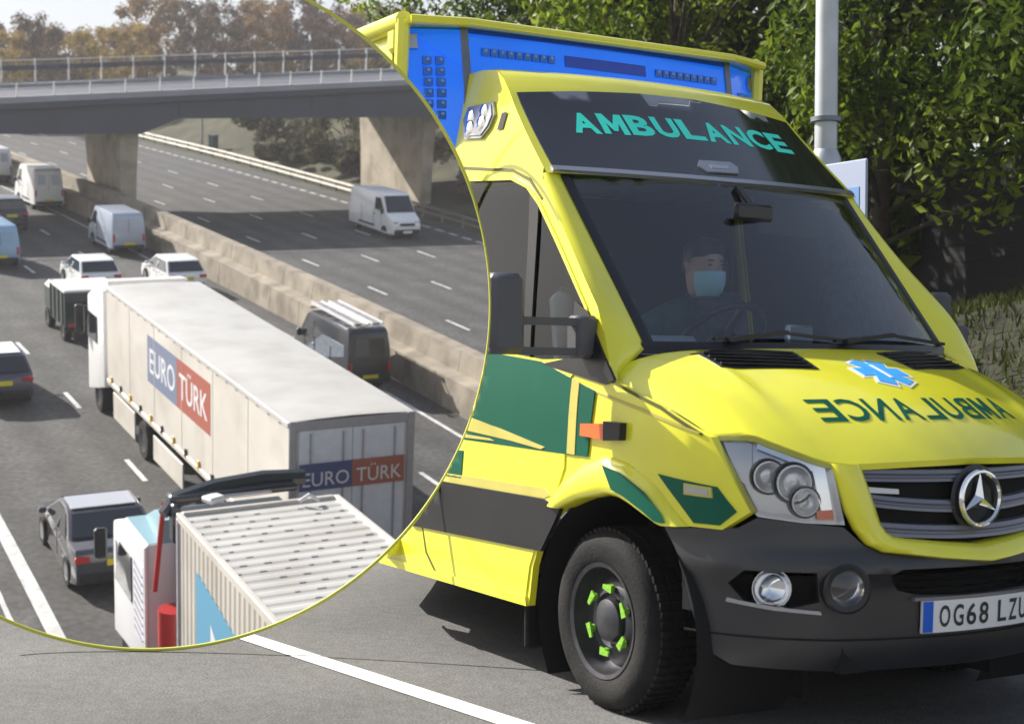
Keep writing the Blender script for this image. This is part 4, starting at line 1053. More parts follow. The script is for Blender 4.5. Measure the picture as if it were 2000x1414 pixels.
mb = MB(); patch(mb, [(-.50, 1.0), (-.43, .75), (-.33, .70), (0, .68), (.33, .70), (.43, .75), (.50, 1.0)], front_pt, -.055, 0, .05); gr = part(mb, 'grille', M['void'], None)
for z0, z1, h in ((.952, .944, .046), (.872, .835, .046), (.775, .745, .05)):
    rows = []
    for k in range(41):
        s = -.495 + .99 * k / 40; zc = z0 + (z1 - z0) * (1 - (s / .5)**2)
        lim = .43 + .06 * (zc - .78) / .2 if zc > .76 else .40
        s = max(-lim, min(lim, s))
        rows.append([front_pt(s, zc + q * h / 2, o) for q, o in ((1, -.045), (.92, -.012), (.35, -.004), (.3, -.012), (-.2, -.004), (-.25, -.012), (-.85, -.008), (-1, -.045))])
    part(MB().loft(rows), 'grille_bar', M['greybar'], 30, gr, recalc=True)
mb = MB(); patch(mb, [(-.465, .912), (-.335, .902), (-.335, .885), (-.46, .892)], front_pt, -.012, .012, .05); part(mb, 'grille_badge', M['silver'], None, gr)
# three-pointed star in a ring
ec = front_pt(0, .864, .012); st = MB(); ring = []
st.lathe([(.090, -.010), (.1, -.008), (.104, .004), (.1, .014), (.092, .016), (.086, .008), (.086, -.008)], ec, (1, 0, 0), 48)
for k in range(3):
    a = math.pi / 2 + 2 * math.pi * k / 3; d = Vector((0, math.cos(a), math.sin(a))); e = Vector((0, -math.sin(a), math.cos(a)))
    st.hull([ec + Vector((.022, 0, 0)), ec + d * .094 + Vector((.004, 0, 0)), ec + e * .020 + d * .012 + Vector((.0, 0, 0)), ec - e * .020 + d * .012, ec + d * .094 - Vector((.004, 0, 0)), ec - d * .01])
part(st, 'star_emblem', M['chrome'], 30, gr)
part(MB().lathe([(.0, -.014), (.10, -.014), (.12, -.02)], ec, (1, 0, 0), 40), 'emblem_back', M['trim'], 40, gr)
# number plate
def pl_fn(u, z, off): return front_pt(u, z, .018 + off)
mb = MB(); patch(mb, [(-.265, .402), (.265, .402), (.265, .515), (-.265, .515)], pl_fn, 0, .012, .05); pl = part(mb, 'number_plate', M['plate'], None)
mb = MB(); patch(mb, [(-.263, .404), (-.222, .404), (-.222, .513), (-.263, .513)], pl_fn, .002, .002, .05); part(mb, 'plate_band', M['eublue'], None, pl)
mb = MB()
for i, ch in enumerate('OG68LZU'):
    u0 = -.195 + i * .060 + (.035 if i > 3 else 0)
    put_text(mb, ch, lambda u, v, u0=u0: pl_fn(u0 + u * .046, .420 + v * .078, .002), .015)
part(mb, 'plate_lettering', M['platetxt'], None, pl)
mb = MB(); patch(mb, [(-.30, .517), (.30, .517), (.30, .528), (-.30, .528)], front_pt, .02, .02, .05); part(mb, 'plate_ledge', M['greybar'], None)
# underside
mb = MB().box((-2.3, 0, .36), (5.8, 1.5, .22)); mb.box((.45, 0, .42), (.9, 1.1, .3)); part(mb, 'underbody', M['void'], None)

# cab interior
mb = MB()
rows = []
for i in range(25):
    y = -.82 + 1.64 * i / 24
    rows.append([Vector((ws_x(y, 1.38) + .02, y, 1.365)), Vector((-.10 + .12 * (1 - (y / .8)**2), y, 1.385)), Vector((-.24, y, 1.35)), Vector((-.30, y, 1.24)), Vector((-.28, y, 1.05)), Vector((-.30, y, .93))])
part(MB().loft(rows), 'dashboard', M['dash'], 50, recalc=True)
mb = MB().box((-.30, -.50, 1.395), (.24, .36, .10), cham=.04); mb.box((-.22, .10, 1.385), (.2, .3, .06), cham=.02); part(mb, 'instrument_hood', M['dash'], 40)
mb = MB().box((-.30, .28, 1.44), (.03, .22, .13), rot=Matrix.Rotation(.35, 3, 'Z'), cham=.01); part(mb, 'data_terminal', M['lampdark'], 40)
mb = MB().box((-.24, .55, 1.405), (.12, .30, .012)); mb.box((-.08, -.62, 1.397), (.10, .22, .01)); mb.box((-.12, .18, 1.40), (.10, .16, .012)); mb.box((-.05, .62, 1.40), (.16, .22, .012)); part(mb, 'paper', M['white'], None)
sw = MB(); swc = Vector((-.29, -.16, 1.43)); swa = Vector((-.72, 0, .70)).normalized(); a_ = swa.orthogonal().normalized(); b_ = swa.cross(a_)
sw.tube([swc + (a_ * math.cos(t) + b_ * math.sin(t)) * .20 for t in [2 * math.pi * i / 32 for i in range(33)]], .016, 8, cap=False)
for t in (.5, 2.6, 4.7): sw.bar(swc, swc + (a_ * math.cos(t) + b_ * math.sin(t)) * .2, .035, .015)
sw.lathe([(.0, .02), (.06, .015), (.07, -.01)], swc, swa, 16)
part(sw, 'steering_wheel', M['trim'], 50)
for y in (-.24, .46):
    w = .46 if y < 0 else .42
    mb = MB().box((-1.12, y, 1.33), (.16, w, .72), rot=Matrix.Rotation(-.16, 3, 'Y'), cham=.06); mb.box((-1.20, y, 1.80), (.11, .26, .20), rot=Matrix.Rotation(-.1, 3, 'Y'), cham=.05); mb.box((-.86, y, .92), (.52, w, .16), cham=.06)
    part(mb, 'seat', M['seat'], 40)
mb = MB().box((-1.52, 0, 1.4), (.03, 1.72, 1.5)); part(mb, 'bulkhead', M['bulk'], None)
mb = MB(); mb.loft([[(-.64, -.74, 2.115), (-.52, 0, 2.12), (-.64, .74, 2.115)], [(-1.5, -.80, 2.14), (-1.5, 0, 2.16), (-1.5, .80, 2.14)]]); part(mb, 'headlining', M['interior'], None)
mb = MB().box((-1.0, 0, .62), (1.0, 1.8, .04)); part(mb, 'cab_floor', M['interior'], None)
mb = MB().box((-.30, .02, 1.985), (.03, .24, .075), rot=Matrix.Rotation(.15, 3, 'Z'), cham=.02); mb.bar((-.31, .02, 2.01), (-.42, .02, 2.11), .02); part(mb, 'rear_view_mirror', M['trim'], 40)
mb = MB(); mb.loft([[(-.66, .30, 2.105), (-.66, .72, 2.10)], [(-.60, .30, 1.93), (-.60, .74, 1.92)]]); part(mb, 'sun_visor', M['bulk'], None)

# ------------------------------------------------------------------ the driver
def skin_body(name, verts, edges, radii, m, parent, root=0, sub=2):
    me = bpy.data.meshes.new(name); me.from_pydata(verts, edges, []); me.materials.append(m)
    o = bpy.data.objects.new(name, me); COL.objects.link(o)
    sk = o.modifiers.new("s", 'SKIN'); sk.use_smooth_shade = True
    for i, r in enumerate(radii):
        me.skin_vertices[0].data[i].radius = (r, r) if not isinstance(r, tuple) else r
        me.skin_vertices[0].data[i].use_root = (i == root)
    sb = o.modifiers.new("u", 'SUBSURF'); sb.levels = sb.render_levels = sub
    dg = bpy.context.evaluated_depsgraph_get()
    nm = bpy.data.meshes.new_from_object(o.evaluated_get(dg))
    nm.polygons.foreach_set("use_smooth", [True] * len(nm.polygons)); nm.name = name
    o.modifiers.clear(); o.data = nm; o.parent = parent
    bpy.data.meshes.remove(me)
    return o
DP = Vector((-.80, -.16, 1.0))
drv = empty('person', 'driver in dark uniform and pale blue face mask at the ambulance steering wheel', 'person', DP)
Vv = [(0, 0, .05), (-.04, 0, .22), (-.05, 0, .40), (-.03, 0, .53), (0, 0, .61),            # 0-4 hips .. neck
      (-.03, -.17, .48), (.10, -.23, .30), (.27, -.15, .36),                                  # right arm 5-7
      (-.03, .17, .48), (.10, .23, .30), (.27, .15, .36),                                     # left arm 8-10
      (.38, -.10, .02), (.48, -.11, -.36), (.38, .10, .02), (.48, .11, -.36)]                  # legs
Vv = [(x + .5 * max(0, z - .05), y, z) if i < 11 else (x, y, z) for i, (x, y, z) in enumerate(Vv)]
Ee = [(0, 1), (1, 2), (2, 3), (3, 4), (3, 5), (5, 6), (6, 7), (3, 8), (8, 9), (9, 10), (0, 11), (11, 12), (0, 13), (13, 14)]
Rr_ = [(.15, .13), (.14, .12), (.15, .12), (.10, .09), .055, .072, .052, .040, .072, .052, .040, .08, .055, .08, .055]
skin_body('body', Vv, Ee, Rr_, M['uniform'], drv)
hd = MB()
prof = [(0, -.135), (.045, -.130), (.064, -.105), (.073, -.06), (.077, 0), (.078, .04), (.070, .085), (.045, .115), (0, .125)]
rows = []
for r, h in prof:
    row = []
    for k in range(24):
        t = 2 * math.pi * k / 24; x = math.cos(t) * r * 1.18; y = math.sin(t) * r
        if x > 0 and h < -.08: x *= 1.05
        n = max(0, math.cos(t))**18
        x += n * (.020 * math.exp(-((h + .022) / .022)**2) + .008 * math.exp(-((h + .075) / .02)**2)) - max(0, math.cos(t))**6 * .010 * math.exp(-((h - .012) / .014)**2)
        row.append(Vector((x, y, h)))
    rows.append(row)
hd.loft(rows, close=True)
for s in (-1, 1): hd.hull([(-.005, s * .076, -.02), (-.03, s * .09, .02), (-.01, s * .088, .025), (.008, s * .076, .012), (-.012, s * .082, -.03), (-.025, s * .074, -.01)])
head = hd.build('head', M['skin'], drv, 60, recalc=True); head.location = (.39, 0, .745)
for s in (-1, 1):
    c = Vector((.084, s * .030, .008)); ey = MB().hull([c + Vector((x, s * -x * .3 + y, z)) for x, y, z in ((.004, 0, .004), (.004, 0, -.003), (.0, .012, 0), (.0, -.012, 0), (-.004, .006, .004), (-.004, -.006, -.004))]); ey.build('eye', M['hair'], head, 60)
    MB().bar(c + Vector((.004, -.014, .018)), c + Vector((.004, .014, .019)), .007, .005).build('eyebrow', M['hair'], head)
mk = MB(); rows = []
for h, rr, bu in ((-.020, .090, .022), (-.045, .090, .022), (-.075, .088, .018), (-.105, .078, .014), (-.125, .062, .008)):
    rows.append([Vector((math.cos(t) * rr * 1.08 + bu * math.cos(t)**3, math.sin(t) * rr * .92, h)) for t in [(-1.25 + 2.5 * k / 14) for k in range(15)]])
mk.loft(rows); mk.build('face_mask', M['mask'], head, 60)
hr = MB(); rows = []
for r, h in ((.080, -.02), (.083, .03), (.078, .09), (.055, .122), (.0, .135)):
    rows.append([Vector((math.cos(t) * r * 1.2 - .008, math.sin(t) * r * 1.05, h + (.062 * max(0, min(1, math.cos(t) * 1.6 + .55)) if h < .05 else 0))) for t in [2 * math.pi * k / 24 for k in range(24)]])
hr.loft(rows, close=True); hr.build('hair', M['hair'], head, 60)
for s in (-1, 1):
    hb = MB(); w = Vector((.43, s * .15, .365))
    hv_ = [tuple(w), tuple(w + Vector((.05, -s * .005, .03)))]; he = [(0, 1)]; hr_ = [(.028, .034), (.022, .036)]
    for k in range(4):
        b0 = w + Vector((.085, -s * .008 + (k - 1.5) * .019, .045 - abs(k - 1.3) * .004)); i0 = len(hv_)
        L = (.030, .036, .034, .026)[k]
        hv_ += [tuple(b0), tuple(b0 + Vector((L * .8, 0, -.012))), tuple(b0 + Vector((L * .9, 0, -.012 - L)))]
        he += [(1, i0), (i0, i0 + 1), (i0 + 1, i0 + 2)]; hr_ += [.0095, .0088, .008]
    i0 = len(hv_); hv_ += [tuple(w + Vector((.05, -s * .042, .035))), tuple(w + Vector((.085, -s * .055, .03)))]; he += [(1, i0), (i0, i0 + 1)]; hr_ += [.012, .0095]
    skin_body('hand', hv_, he, hr_, M['skin'], drv, 0, 1)

# ------------------------------------------------------------------ the round inset's border line, built as a ring on the road
hd_c = ray_dir(*HOOP_C); tb_ = ray_dir(HOOP_C[0], HOOP_C[1] + HOOP_R)
D = -CAM.z / tb_.z                        # where its foot touches the ground
c0 = CAM + hd_c * D; rad = (HOOP_R - 3.6) * D / F_PX; tr = 3.6 * D / F_PX
a0_, a1_ = math.radians(-118), math.radians(67)     # from beyond the left edge of the road, under, up the right side and over
hm = MB(); hm.tube([c0 + (CR * math.cos(t) + CU * math.sin(t)) * rad for t in [a0_ + (a1_ - a0_) * i / 160 for i in range(161)]], tr, 10)
inset_border = tag(hm.build('inset_border', M['inset_border'], None, 60), 'large thin olive yellow border of the round motorway inset, built as a ring on the road', 'inset_border')
for o in CUT: cut_opening(o)

# ================================================================== THE MOTORWAY (own frame, placed by MOT)
_ref = {}
def ref(s):
    k = round(s, 3)
    if k in _ref: return _ref[k]
    n = max(1, int(abs(s)) * 2); h = s / n; x, y, th = -1.1, 42.1, 118.6
    for i in range(n):
        t = R(th + .075 * h / 2); x += h * math.cos(t); y += h * math.sin(t); th += .075 * h
    t = R(th); _ref[k] = (x, y, math.cos(t), math.sin(t), t); return _ref[k]
def RO(s, o, z=0.0):
    """s along the road, o to the right of the median barrier's foot, z up"""
    x, y, c, n, t = ref(s); return Vector((x + n * o, y - c * o, z))
def mstruct(mb, name, m, smooth=None): return tag(mb.build(name, m, None, smooth, mw=MOT), kind='structure')
def rsheet(s0, s1, os_, z, n=60, mb=None):
    mb = mb or MB(); mb.loft([[RO(s0 + (s1 - s0) * i / n, o, z) for o in os_] for i in range(n + 1)]); return mb
ss = (-24, 150)
for o0, o1, shift in ((.62, 17.6, 5.2), (-22, -.55, -3.9)):
    oo_ = frange(o0, o1, 52); cw = mstruct(rsheet(*ss, oo_, 0, 70), 'carriageway', M['mroad'])
    at_ = cw.data.attributes.new('across', 'FLOAT', 'POINT'); at_.data.foreach_set('value', [o - shift for _ in range(71) for o in oo_])
# ground beyond the carriageways
def terr(o, s):
    z = 0.0
    if o > 18.2:
        t = min(1, (o - 18.2) / 11); z = 4.6 * t * t * (3 - 2 * t)
        if s < 52: z *= .62
    return z + .12 * math.sin(o * 1.3 + s * .5) * (1 if o > 19 else 0)
mb = MB(); oo = [17.6, 18.4, 19.2] + frange(20, 34, 14) + [38, 44]
mb.loft([[RO(s, o, terr(o, s) - .01) for o in oo] for s in frange(22, 60, 38) + frange(62, 120, 20)]); mstruct(mb, 'embankment', M['verge'], 60)
mb = MB(); mb.loft([[Vector((x, y, -.06)) for x in frange(-150, -6, 30)] for y in frange(70, 260, 20)]); mstruct(mb, 'ground', M['verge'])
mb = MB()
def dash(mb, o, s, L, w): mb.loft([[RO(s + L * i / 3, o - w / 2, .012), RO(s + L * i / 3, o + w / 2, .012)] for i in range(4)])
for o in (5.2, 8.4, 11.6):
    s = -8 + (o * 1.7) % 5
    while s < 95: dash(mb, o, s, 1.9, .13); s += 7.3
for o in (-3.9, -7.05, -10.45):
    s = -21.5 + (-o * 1.3) % 5
    while s < 95: dash(mb, o, s, 1.9, .13); s += 7.3
mstruct(mb, 'lane_dashes', M['mline'])
mb = MB()
rsheet(*ss, (1.55, 1.70), .012, 60, mb); rsheet(*ss, (-1.55, -1.42), .012, 60, mb); rsheet(*ss, (-14.30, -14.02), .012, 60, mb); rsheet(*ss, (-14.85, -14.75), .012, 60, mb)
s = 8
while s < 120: dash(mb, 16.1, s, .95, .22); s += 1.5
mstruct(mb, 'edge_line', M['mline'])
# stepped concrete median wall, in cast lengths
med = empty('median_wall', 'stepped concrete wall along the middle of the motorway', 'wall', mw=MOT @ Matrix.Translation(RO(20, .1)))
PROF = [(-.55, 0), (-.50, .92), (-.02, 1.0), (.06, 1.62), (.52, 1.62), (.62, 0)]
inv0 = (MOT @ Matrix.Translation(RO(20, .1))).inverted() @ MOT
s = -2.0
while s < 110:
    mb = MB(); e = s + 2.98
    jit = RNG.uniform(-.01, .01)
    mb.loft([[inv0 @ RO(q, o + jit, z) for o, z in PROF] for q in (s, (s + e) / 2, e)], close=False)
    a = [inv0 @ RO(s, o + jit, z) for o, z in PROF]; b = [inv0 @ RO(e, o + jit, z) for o, z in PROF]
    mb.add(a, [tuple(range(6))]); mb.add(b, [tuple(reversed(range(6)))])
    mb.build('wall_block', M['wallconc'], med, recalc=True); s += 3.0
# verge crash barrier
cb = empty('crash_barrier', 'pale steel crash barrier along the verge right of the oncoming carriageway', 'barrier', mw=MOT @ Matrix.Translation(RO(40, 18)))
invb = (MOT @ Matrix.Translation(RO(40, 18))).inverted() @ MOT
def bo(s): return 17.7 + .7 * min(1, max(0, (s - 30) / 40))
for zc in (.66, .34):
    mb = MB(); mb.loft([[invb @ RO(s, bo(s) + dx, zc + dz) for dx, dz in ((-.04, .075), (0, .04), (-.04, .0), (0, -.04), (-.04, -.075))] for s in frange(22, 112, 90)])
    mb.build('rail', M['barrier'], cb)
s = 22.5
while s < 112:
    ob = MB().bar(invb @ RO(s, bo(s) + .05, -.1), invb @ RO(s, bo(s) + .05, .72), .12, .12).build('post', M['barrier'], cb); s += 2.4

# ---- bridge
x0, y0, c0_, n0_, t0_ = ref(41.7)
BM = MOT @ Matrix.Translation((x0, y0, 0)) @ Matrix(((n0_, c0_, 0, 0), (-c0_, n0_, 0, 0), (0, 0, 1, 0), (0, 0, 0, 1)))   # x across the road, y along it
br = empty('bridge', 'grey concrete road bridge crossing the motorway on two wall piers', 'bridge', mw=BM)
def gz(o): return 6.40 + .0565 * o
def bz_(o):
    if o <= 1.9: return 4.6
    if o <= 3.9: return 4.6 + .8 * (o - 1.9) / 2
    return 5.4 + .011 * (o - 3.9)
os_ = [-26, -14, -6, 0, 1.9, 3.9, 8, 14, 20, 30, 40]
mb = MB(); rows = []
for o in os_:
    rows.append([(o, -1.0, bz_(o)), (o, -1.0, gz(o) - .35), (o, -1.28, gz(o) - .30), (o, -1.28, gz(o)), (o, 10.2, gz(o)), (o, 10.2, gz(o) - .3), (o, 9.9, gz(o) - .35), (o, 9.9, bz_(o))])
mb.loft(rows, close=True); mb.add(rows[0], [tuple(range(8))]); mb.add(rows[-1], [tuple(reversed(range(8)))])
mb.build('deck', M['girder'], br, recalc=True)
for nm, y, h in (('near_upstand', -1.16, .31), ('far_upstand', 10.0, .2)):
    mb = MB(); mb.loft([[(o, y - .13, gz(o) + .003), (o, y - .13, gz(o) + h), (o, y + .2, gz(o) + h), (o, y + .2, gz(o) + .003)] for o in os_]); mb.build('parapet_upstand', M['upstand'], br, recalc=True)
rl = MB()
rl.loft([[(o, -1.13, gz(o) + .95 - .006 * o), (o, -1.13, gz(o) + 1.0 - .006 * o), (o, -1.08, gz(o) + 1.0 - .006 * o), (o, -1.08, gz(o) + .95 - .006 * o)] for o in os_], close=True); rl.build('rail', M['galvdark'], br)
rl = MB(); rl.loft([[(o, 10.0, gz(o) + .95), (o, 10.0, gz(o) + 1.22), (o, 10.08, gz(o) + 1.22), (o, 10.08, gz(o) + .95)] for o in os_], close=True); rl.build('rail', M['girder'], br)
for zz in (1.48,):
    rl = MB(); rl.loft([[(o, 10.0, gz(o) + zz), (o, 10.0, gz(o) + zz + .05), (o, 10.05, gz(o) + zz + .05), (o, 10.05, gz(o) + zz)] for o in os_], close=True); rl.build('rail', M['railing'], br)
pm = MB().box((0, 0, .45), (.07, .07, 1.0)).build('railing_post', M['railing'], br); pm.location = (-8.1, -1.1, gz(-8.1) + .05); pmesh = pm.data
o = -8.1 + 1.83
while o < 22:
    q = pm.copy(); COL.objects.link(q); q.location = (o, -1.1, gz(o) + .05); o += 1.83
pf = MB().box((0, 0, .85), (.08, .08, 1.5)).build('railing_post', M['railing'], br); pf.location = (-6.5, 10.02, gz(-6.5) - .02)
o = -6.5 + 1.9
while o < 28:
    q = pf.copy(); COL.objects.link(q); q.location = (o, 10.02, gz(o) - .02); o += 1.9
for (xa, xb, ya, yb, h, nm) in ((1.05, 1.85, 0, 6.2, 4.62, 'median'), (19.7, 20.35, 1.2, 9.6, 5.62, 'verge')):
    mb = MB(); rows = []
    for z, g in ((-.2, .0), (h * .5, .03), (h - .02, .10)):
        rows.append([(xa - g, ya - g * 3, z), (xb + g, ya - g * 3, z), (xb + g, yb + g * 3, z), (xa - g, yb + g * 3, z)])
    mb.loft(rows, close=True); mb.build('pier', M['concrete'], br, recalc=True)
for o in (3.9, 11.5): MB().box((o, -1.004, gz(o) - .75), (.05, .02, .75)).build('deck_joint', M['trim'], br)
# roadside cabinet and post
cbx = empty('roadside_cabinet', 'small green steel cabinet beside the verge seen under the bridge', 'cabinet', mw=MOT @ Matrix.Translation(RO(75.5, 19.6, terr(19.6, 75) - .05)) @ Matrix.Rotation(R(-30), 4, 'Z'))
MB().box((0, 0, .62), (.62, .5, 1.25), cham=.03).build('body', M['cabinet'], cbx); MB().box((0, -.256, .62), (.5, .012, 1.1)).build('door', M['cabinet'], cbx); MB().box((0, 0, 1.275), (.70, .58, .06), cham=.01).build('lid', M['cabinet'], cbx)
sg_ = empty('marker_post', 'thin grey post beside the green cabinet under the bridge', 'post', mw=MOT @ Matrix.Translation(RO(76.5, 19.1, terr(19.1, 76) - .05)))
MB().tube([(0, 0, 0), (0, 0, 3.2)], .06, 8).build('shaft', M['galvdark'], sg_, 40); MB().box((0, -.08, .5), (.16, .03, .9)).build('reflector', M['galvdark'], sg_)

# ---- trees and scrub
def scrub(name, label, s, o, w, h, n, lm, seed, leaf=(.10, .22), group='scrub on the embankment'):
    rg = random.Random(seed); base = RO(s, o, terr(o, s))
    root = empty(name, label, 'shrub', (0, 0, 0), group, mw=MOT @ Matrix.Translation(base))
    m = MB(); C = [(Vector((rg.uniform(-w, w), rg.uniform(-w, w), h * rg.uniform(.2, .75))), rg.uniform(.25, .5) * w) for i in range(12)]
    for i in range(n):
        c, r = rg.choice(C); d = Vector((rg.gauss(0, 1), rg.gauss(0, 1), rg.gauss(0, 1))).normalized(); p = c + d * r * rg.random()**.35
        if p.z < 0: p.z = -p.z
        l = rg.uniform(*leaf); nn = (d + Vector((rg.gauss(0, .7), rg.gauss(0, .7), .4))).normalized(); t = nn.orthogonal().normalized(); t = t * math.cos(i) + nn.cross(t) * math.sin(i); b = nn.cross(t)
        m.add([p - t * l, p - b * l * .45, p + t * l, p + b * l * .45], [(0, 1, 2, 3)])
    m.build('foliage', M[lm], root)
    tw = MB()
    for c, r in C[:6]: tw.tube([(c.x * .3, c.y * .3, -.1), c * .6, c + Vector((0, 0, r * .5))], [.05, .035, .01], 4)
    tw.build('stem', M['twig'], root)
    return root
SCR = [(58, 21.5, 2.0, 2.6, 'brown green scrub left of the right hand pier, nearest the crash barrier'), (62, 24.5, 2.4, 3.2, 'tall brown scrub in the shade beneath the bridge deck'), (68, 22.2, 1.8, 2.2, 'low brown scrub near the green cabinet'),
       (55, 23.6, 1.9, 2.6, 'dense brown scrub hard against the right hand pier'), (72, 25, 2.2, 2.8, 'loose brown scrub at the far end of the bank under the bridge'), (66, 28, 2.8, 3.6, 'tall scrub at the top of the bank under the deck')]
SCR += [(50.5, 21.3, .9, 1.3, 'low scrub between the right hand pier and the crash barrier'), (63, 20.4, 1.0, 1.2, 'dark low scrub just behind the crash barrier under the deck'), (67, 20.2, 1.0, 1.1, 'small scrub behind the crash barrier nearest the green cabinet'), (59, 28.5, 2.8, 3.4, 'broad dark scrub high on the bank left of the right hand pier'), (54.0, 21.4, 1.5, 2.2, 'brown scrub at the foot of the bank left of the right hand pier'), (60.5, 20.7, 1.2, 1.4, 'low brown scrub close behind the crash barrier under the bridge'), (64.5, 21.4, 1.6, 2.0, 'rounded brown scrub midway along the bank under the bridge'),
        (57.5, 26.5, 2.6, 3.2, 'broad scrub half way up the bank left of the right hand pier'), (70, 27.5, 2.4, 3.0, 'loose scrub high on the bank beyond the bridge'), (75, 23.5, 1.7, 1.8, 'small scrub on the bank behind the green cabinet'), (61, 29.5, 2.8, 3.4, 'dark scrub highest on the bank under the deck')]
for i, (s, o, w, h, lb_) in enumerate(SCR): scrub('scrub', lb_, s, o, w, h, 2600, 'scrub', 200 + i)
for i, (s, o, w, h, lb_) in enumerate([(44, 24.0, 2.2, 3.4, 'reddish scrub on the bank right of the right hand pier, beside the inset border'), (39.5, 22.6, 1.6, 1.6, 'low scrub at the foot of the bank right of the right hand pier'), (47, 27.5, 2.6, 3.6, 'reddish scrub higher up the bank beyond the right hand pier')]):
    scrub('scrub', lb_, s, o, w, h, 2400, 'scrubred', 230 + i)
AT = [(-2.5, 60, 8.6, 'autA', 'small yellow autumn tree at the far left above the bridge'), (4, 64, 8.2, 'autB', 'bare brown tree second from the left above the bridge'), (8.8, 60, 9.2, 'autA', 'yellow green autumn tree third from the left above the bridge'),
      (13.0, 66, 10.6, 'autB', 'bare grey tree in the left half of the row above the bridge'), (16.8, 60, 9.6, 'autA', 'yellow tree with a russet patch left of the middle of the row'), (20.4, 62, 10.0, 'autA', 'bright yellow tree in the middle of the row above the bridge'), (23.6, 66, 10.2, 'autC', 'russet brown tree just left of the tall dark group'),
      (27.2, 60, 11.6, 'autB', 'tall bare dark tree, first of the tall group on the right'), (30.6, 64, 13.4, 'autB', 'tallest bare grey tree of the tall group'), (34.0, 60, 12.4, 'autC', 'tall russet tree in the middle of the tall group'),
      (37.4, 63, 13.6, 'autB', 'tall bare tree right of the russet one in the tall group'), (40.8, 60, 12.8, 'autB', 'bare brown tree near the right end of the tall group'), (44.2, 61, 12.0, 'autC', 'russet tree at the right end of the row against the inset border'), (47.5, 60, 12.4, 'autC', 'russet tree behind the hoop at the right end of the row')]
for i, (o, ds, h, lm, lb_) in enumerate(AT):
    p = Vector((x0 + n0_ * o + c0_ * ds, y0 - c0_ * o + n0_ * ds, 0))
    make_tree('autumn_tree', lb_, 'autumn trees above the bridge', p, h - .9, 2.9, 1.0, 9000, lm, 300 + i, leaf=(.07, .19), bark='twig', mw=MOT, blob=60, fill=.7, trunk_r=.18)
for i in range(11):
    o = 0 + i * 6.0; p = Vector((x0 + n0_ * o + c0_ * 84, y0 - c0_ * o + n0_ * 84, 0))
    make_tree('autumn_tree', 'hazy bare tree in the back row above the bridge', 'bare trees in the back row', p, 7.6 + (i % 3) * .5 + (4.0 if i > 4 else 0), 4.6, .4, 9000, ('autB', 'autC')[i % 2], 340 + i, leaf=(.15, .34), bark='twig', mw=MOT, blob=60, fill=.6, trunk_r=.2)

# ---- vehicles
def prof_body(prof, wfun, m, name, parent, bevel=.05, smooth=30):
    mb = MB(); L = [(x, wfun(x, z), z) for x, z in prof]; n = len(L)
    mb.add([(x, w, z) for x, w, z in L], [tuple(range(n))]); mb.add([(x, -w, z) for x, w, z in L], [tuple(reversed(range(n)))])
    for i in range(n):
        j = (i + 1) % n
        mb.add([(L[i][0], L[i][1], L[i][2]), (L[i][0], -L[i][1], L[i][2]), (L[j][0], -L[j][1], L[j][2]), (L[j][0], L[j][1], L[j][2])], [(0, 1, 2, 3)])
    return mb.build(name, m, parent, smooth, bevel=bevel)
_wm = {}
def add_wheel(parent, x, y, r, w, rim='steel'):
    k = (round(r, 3), round(w, 3), rim)
    if k not in _wm:
        _wm[k] = (MB().lathe([(r * .62, -w / 2), (r * .95, -w / 2), (r, -w * .35), (r, w * .35), (r * .95, w / 2), (r * .62, w / 2)], (0, 0, 0), (0, 1, 0), 20).build('wheel', M['rubber'], None, 40),
                  MB().lathe([(0, w * .42), (r * .15, w * .42), (r * .3, w * .36), (r * .55, w * .44), (r * .63, w * .5)], (0, 0, 0), (0, 1, 0), 16).lathe([(r * .63, -w * .5), (r * .55, -w * .44), (r * .3, -w * .36), (r * .15, -w * .42), (0, -w * .42)], (0, 0, 0), (0, 1, 0), 16).build('rim', M[rim], None, 40))
        for o_ in _wm[k]: o_.hide_render = False
        a, b = _wm[k]; b.parent = a; a.parent = parent; a.location = (x, y, r); return a
    a0, b0 = _wm[k]; a = a0.copy(); COL.objects.link(a); a.parent = parent; a.location = (x, y, r); b = b0.copy(); COL.objects.link(b); b.parent = a; return a
def quad(mb, pts, d):   # thin slab pushed out along d
    P = [Vector(p) for p in pts]; d = Vector(d); n = len(P)
    return mb.add([p for p in P] + [p + d for p in P], [tuple(reversed(range(n))), tuple(range(n, 2 * n))] + [(i, (i + 1) % n, n + (i + 1) % n, n + i) for i in range(n)])
def vroot(name, label, cat, s, o, group=None, rev=False, dth=0.0):
    x, y, c, n, t = ref(s)
    return empty(name, label, cat, (0, 0, 0), group, mw=MOT @ Matrix.Translation(RO(s, o)) @ Matrix.Rotation(t + (math.pi if rev else 0) + R(dth), 4, 'Z'))
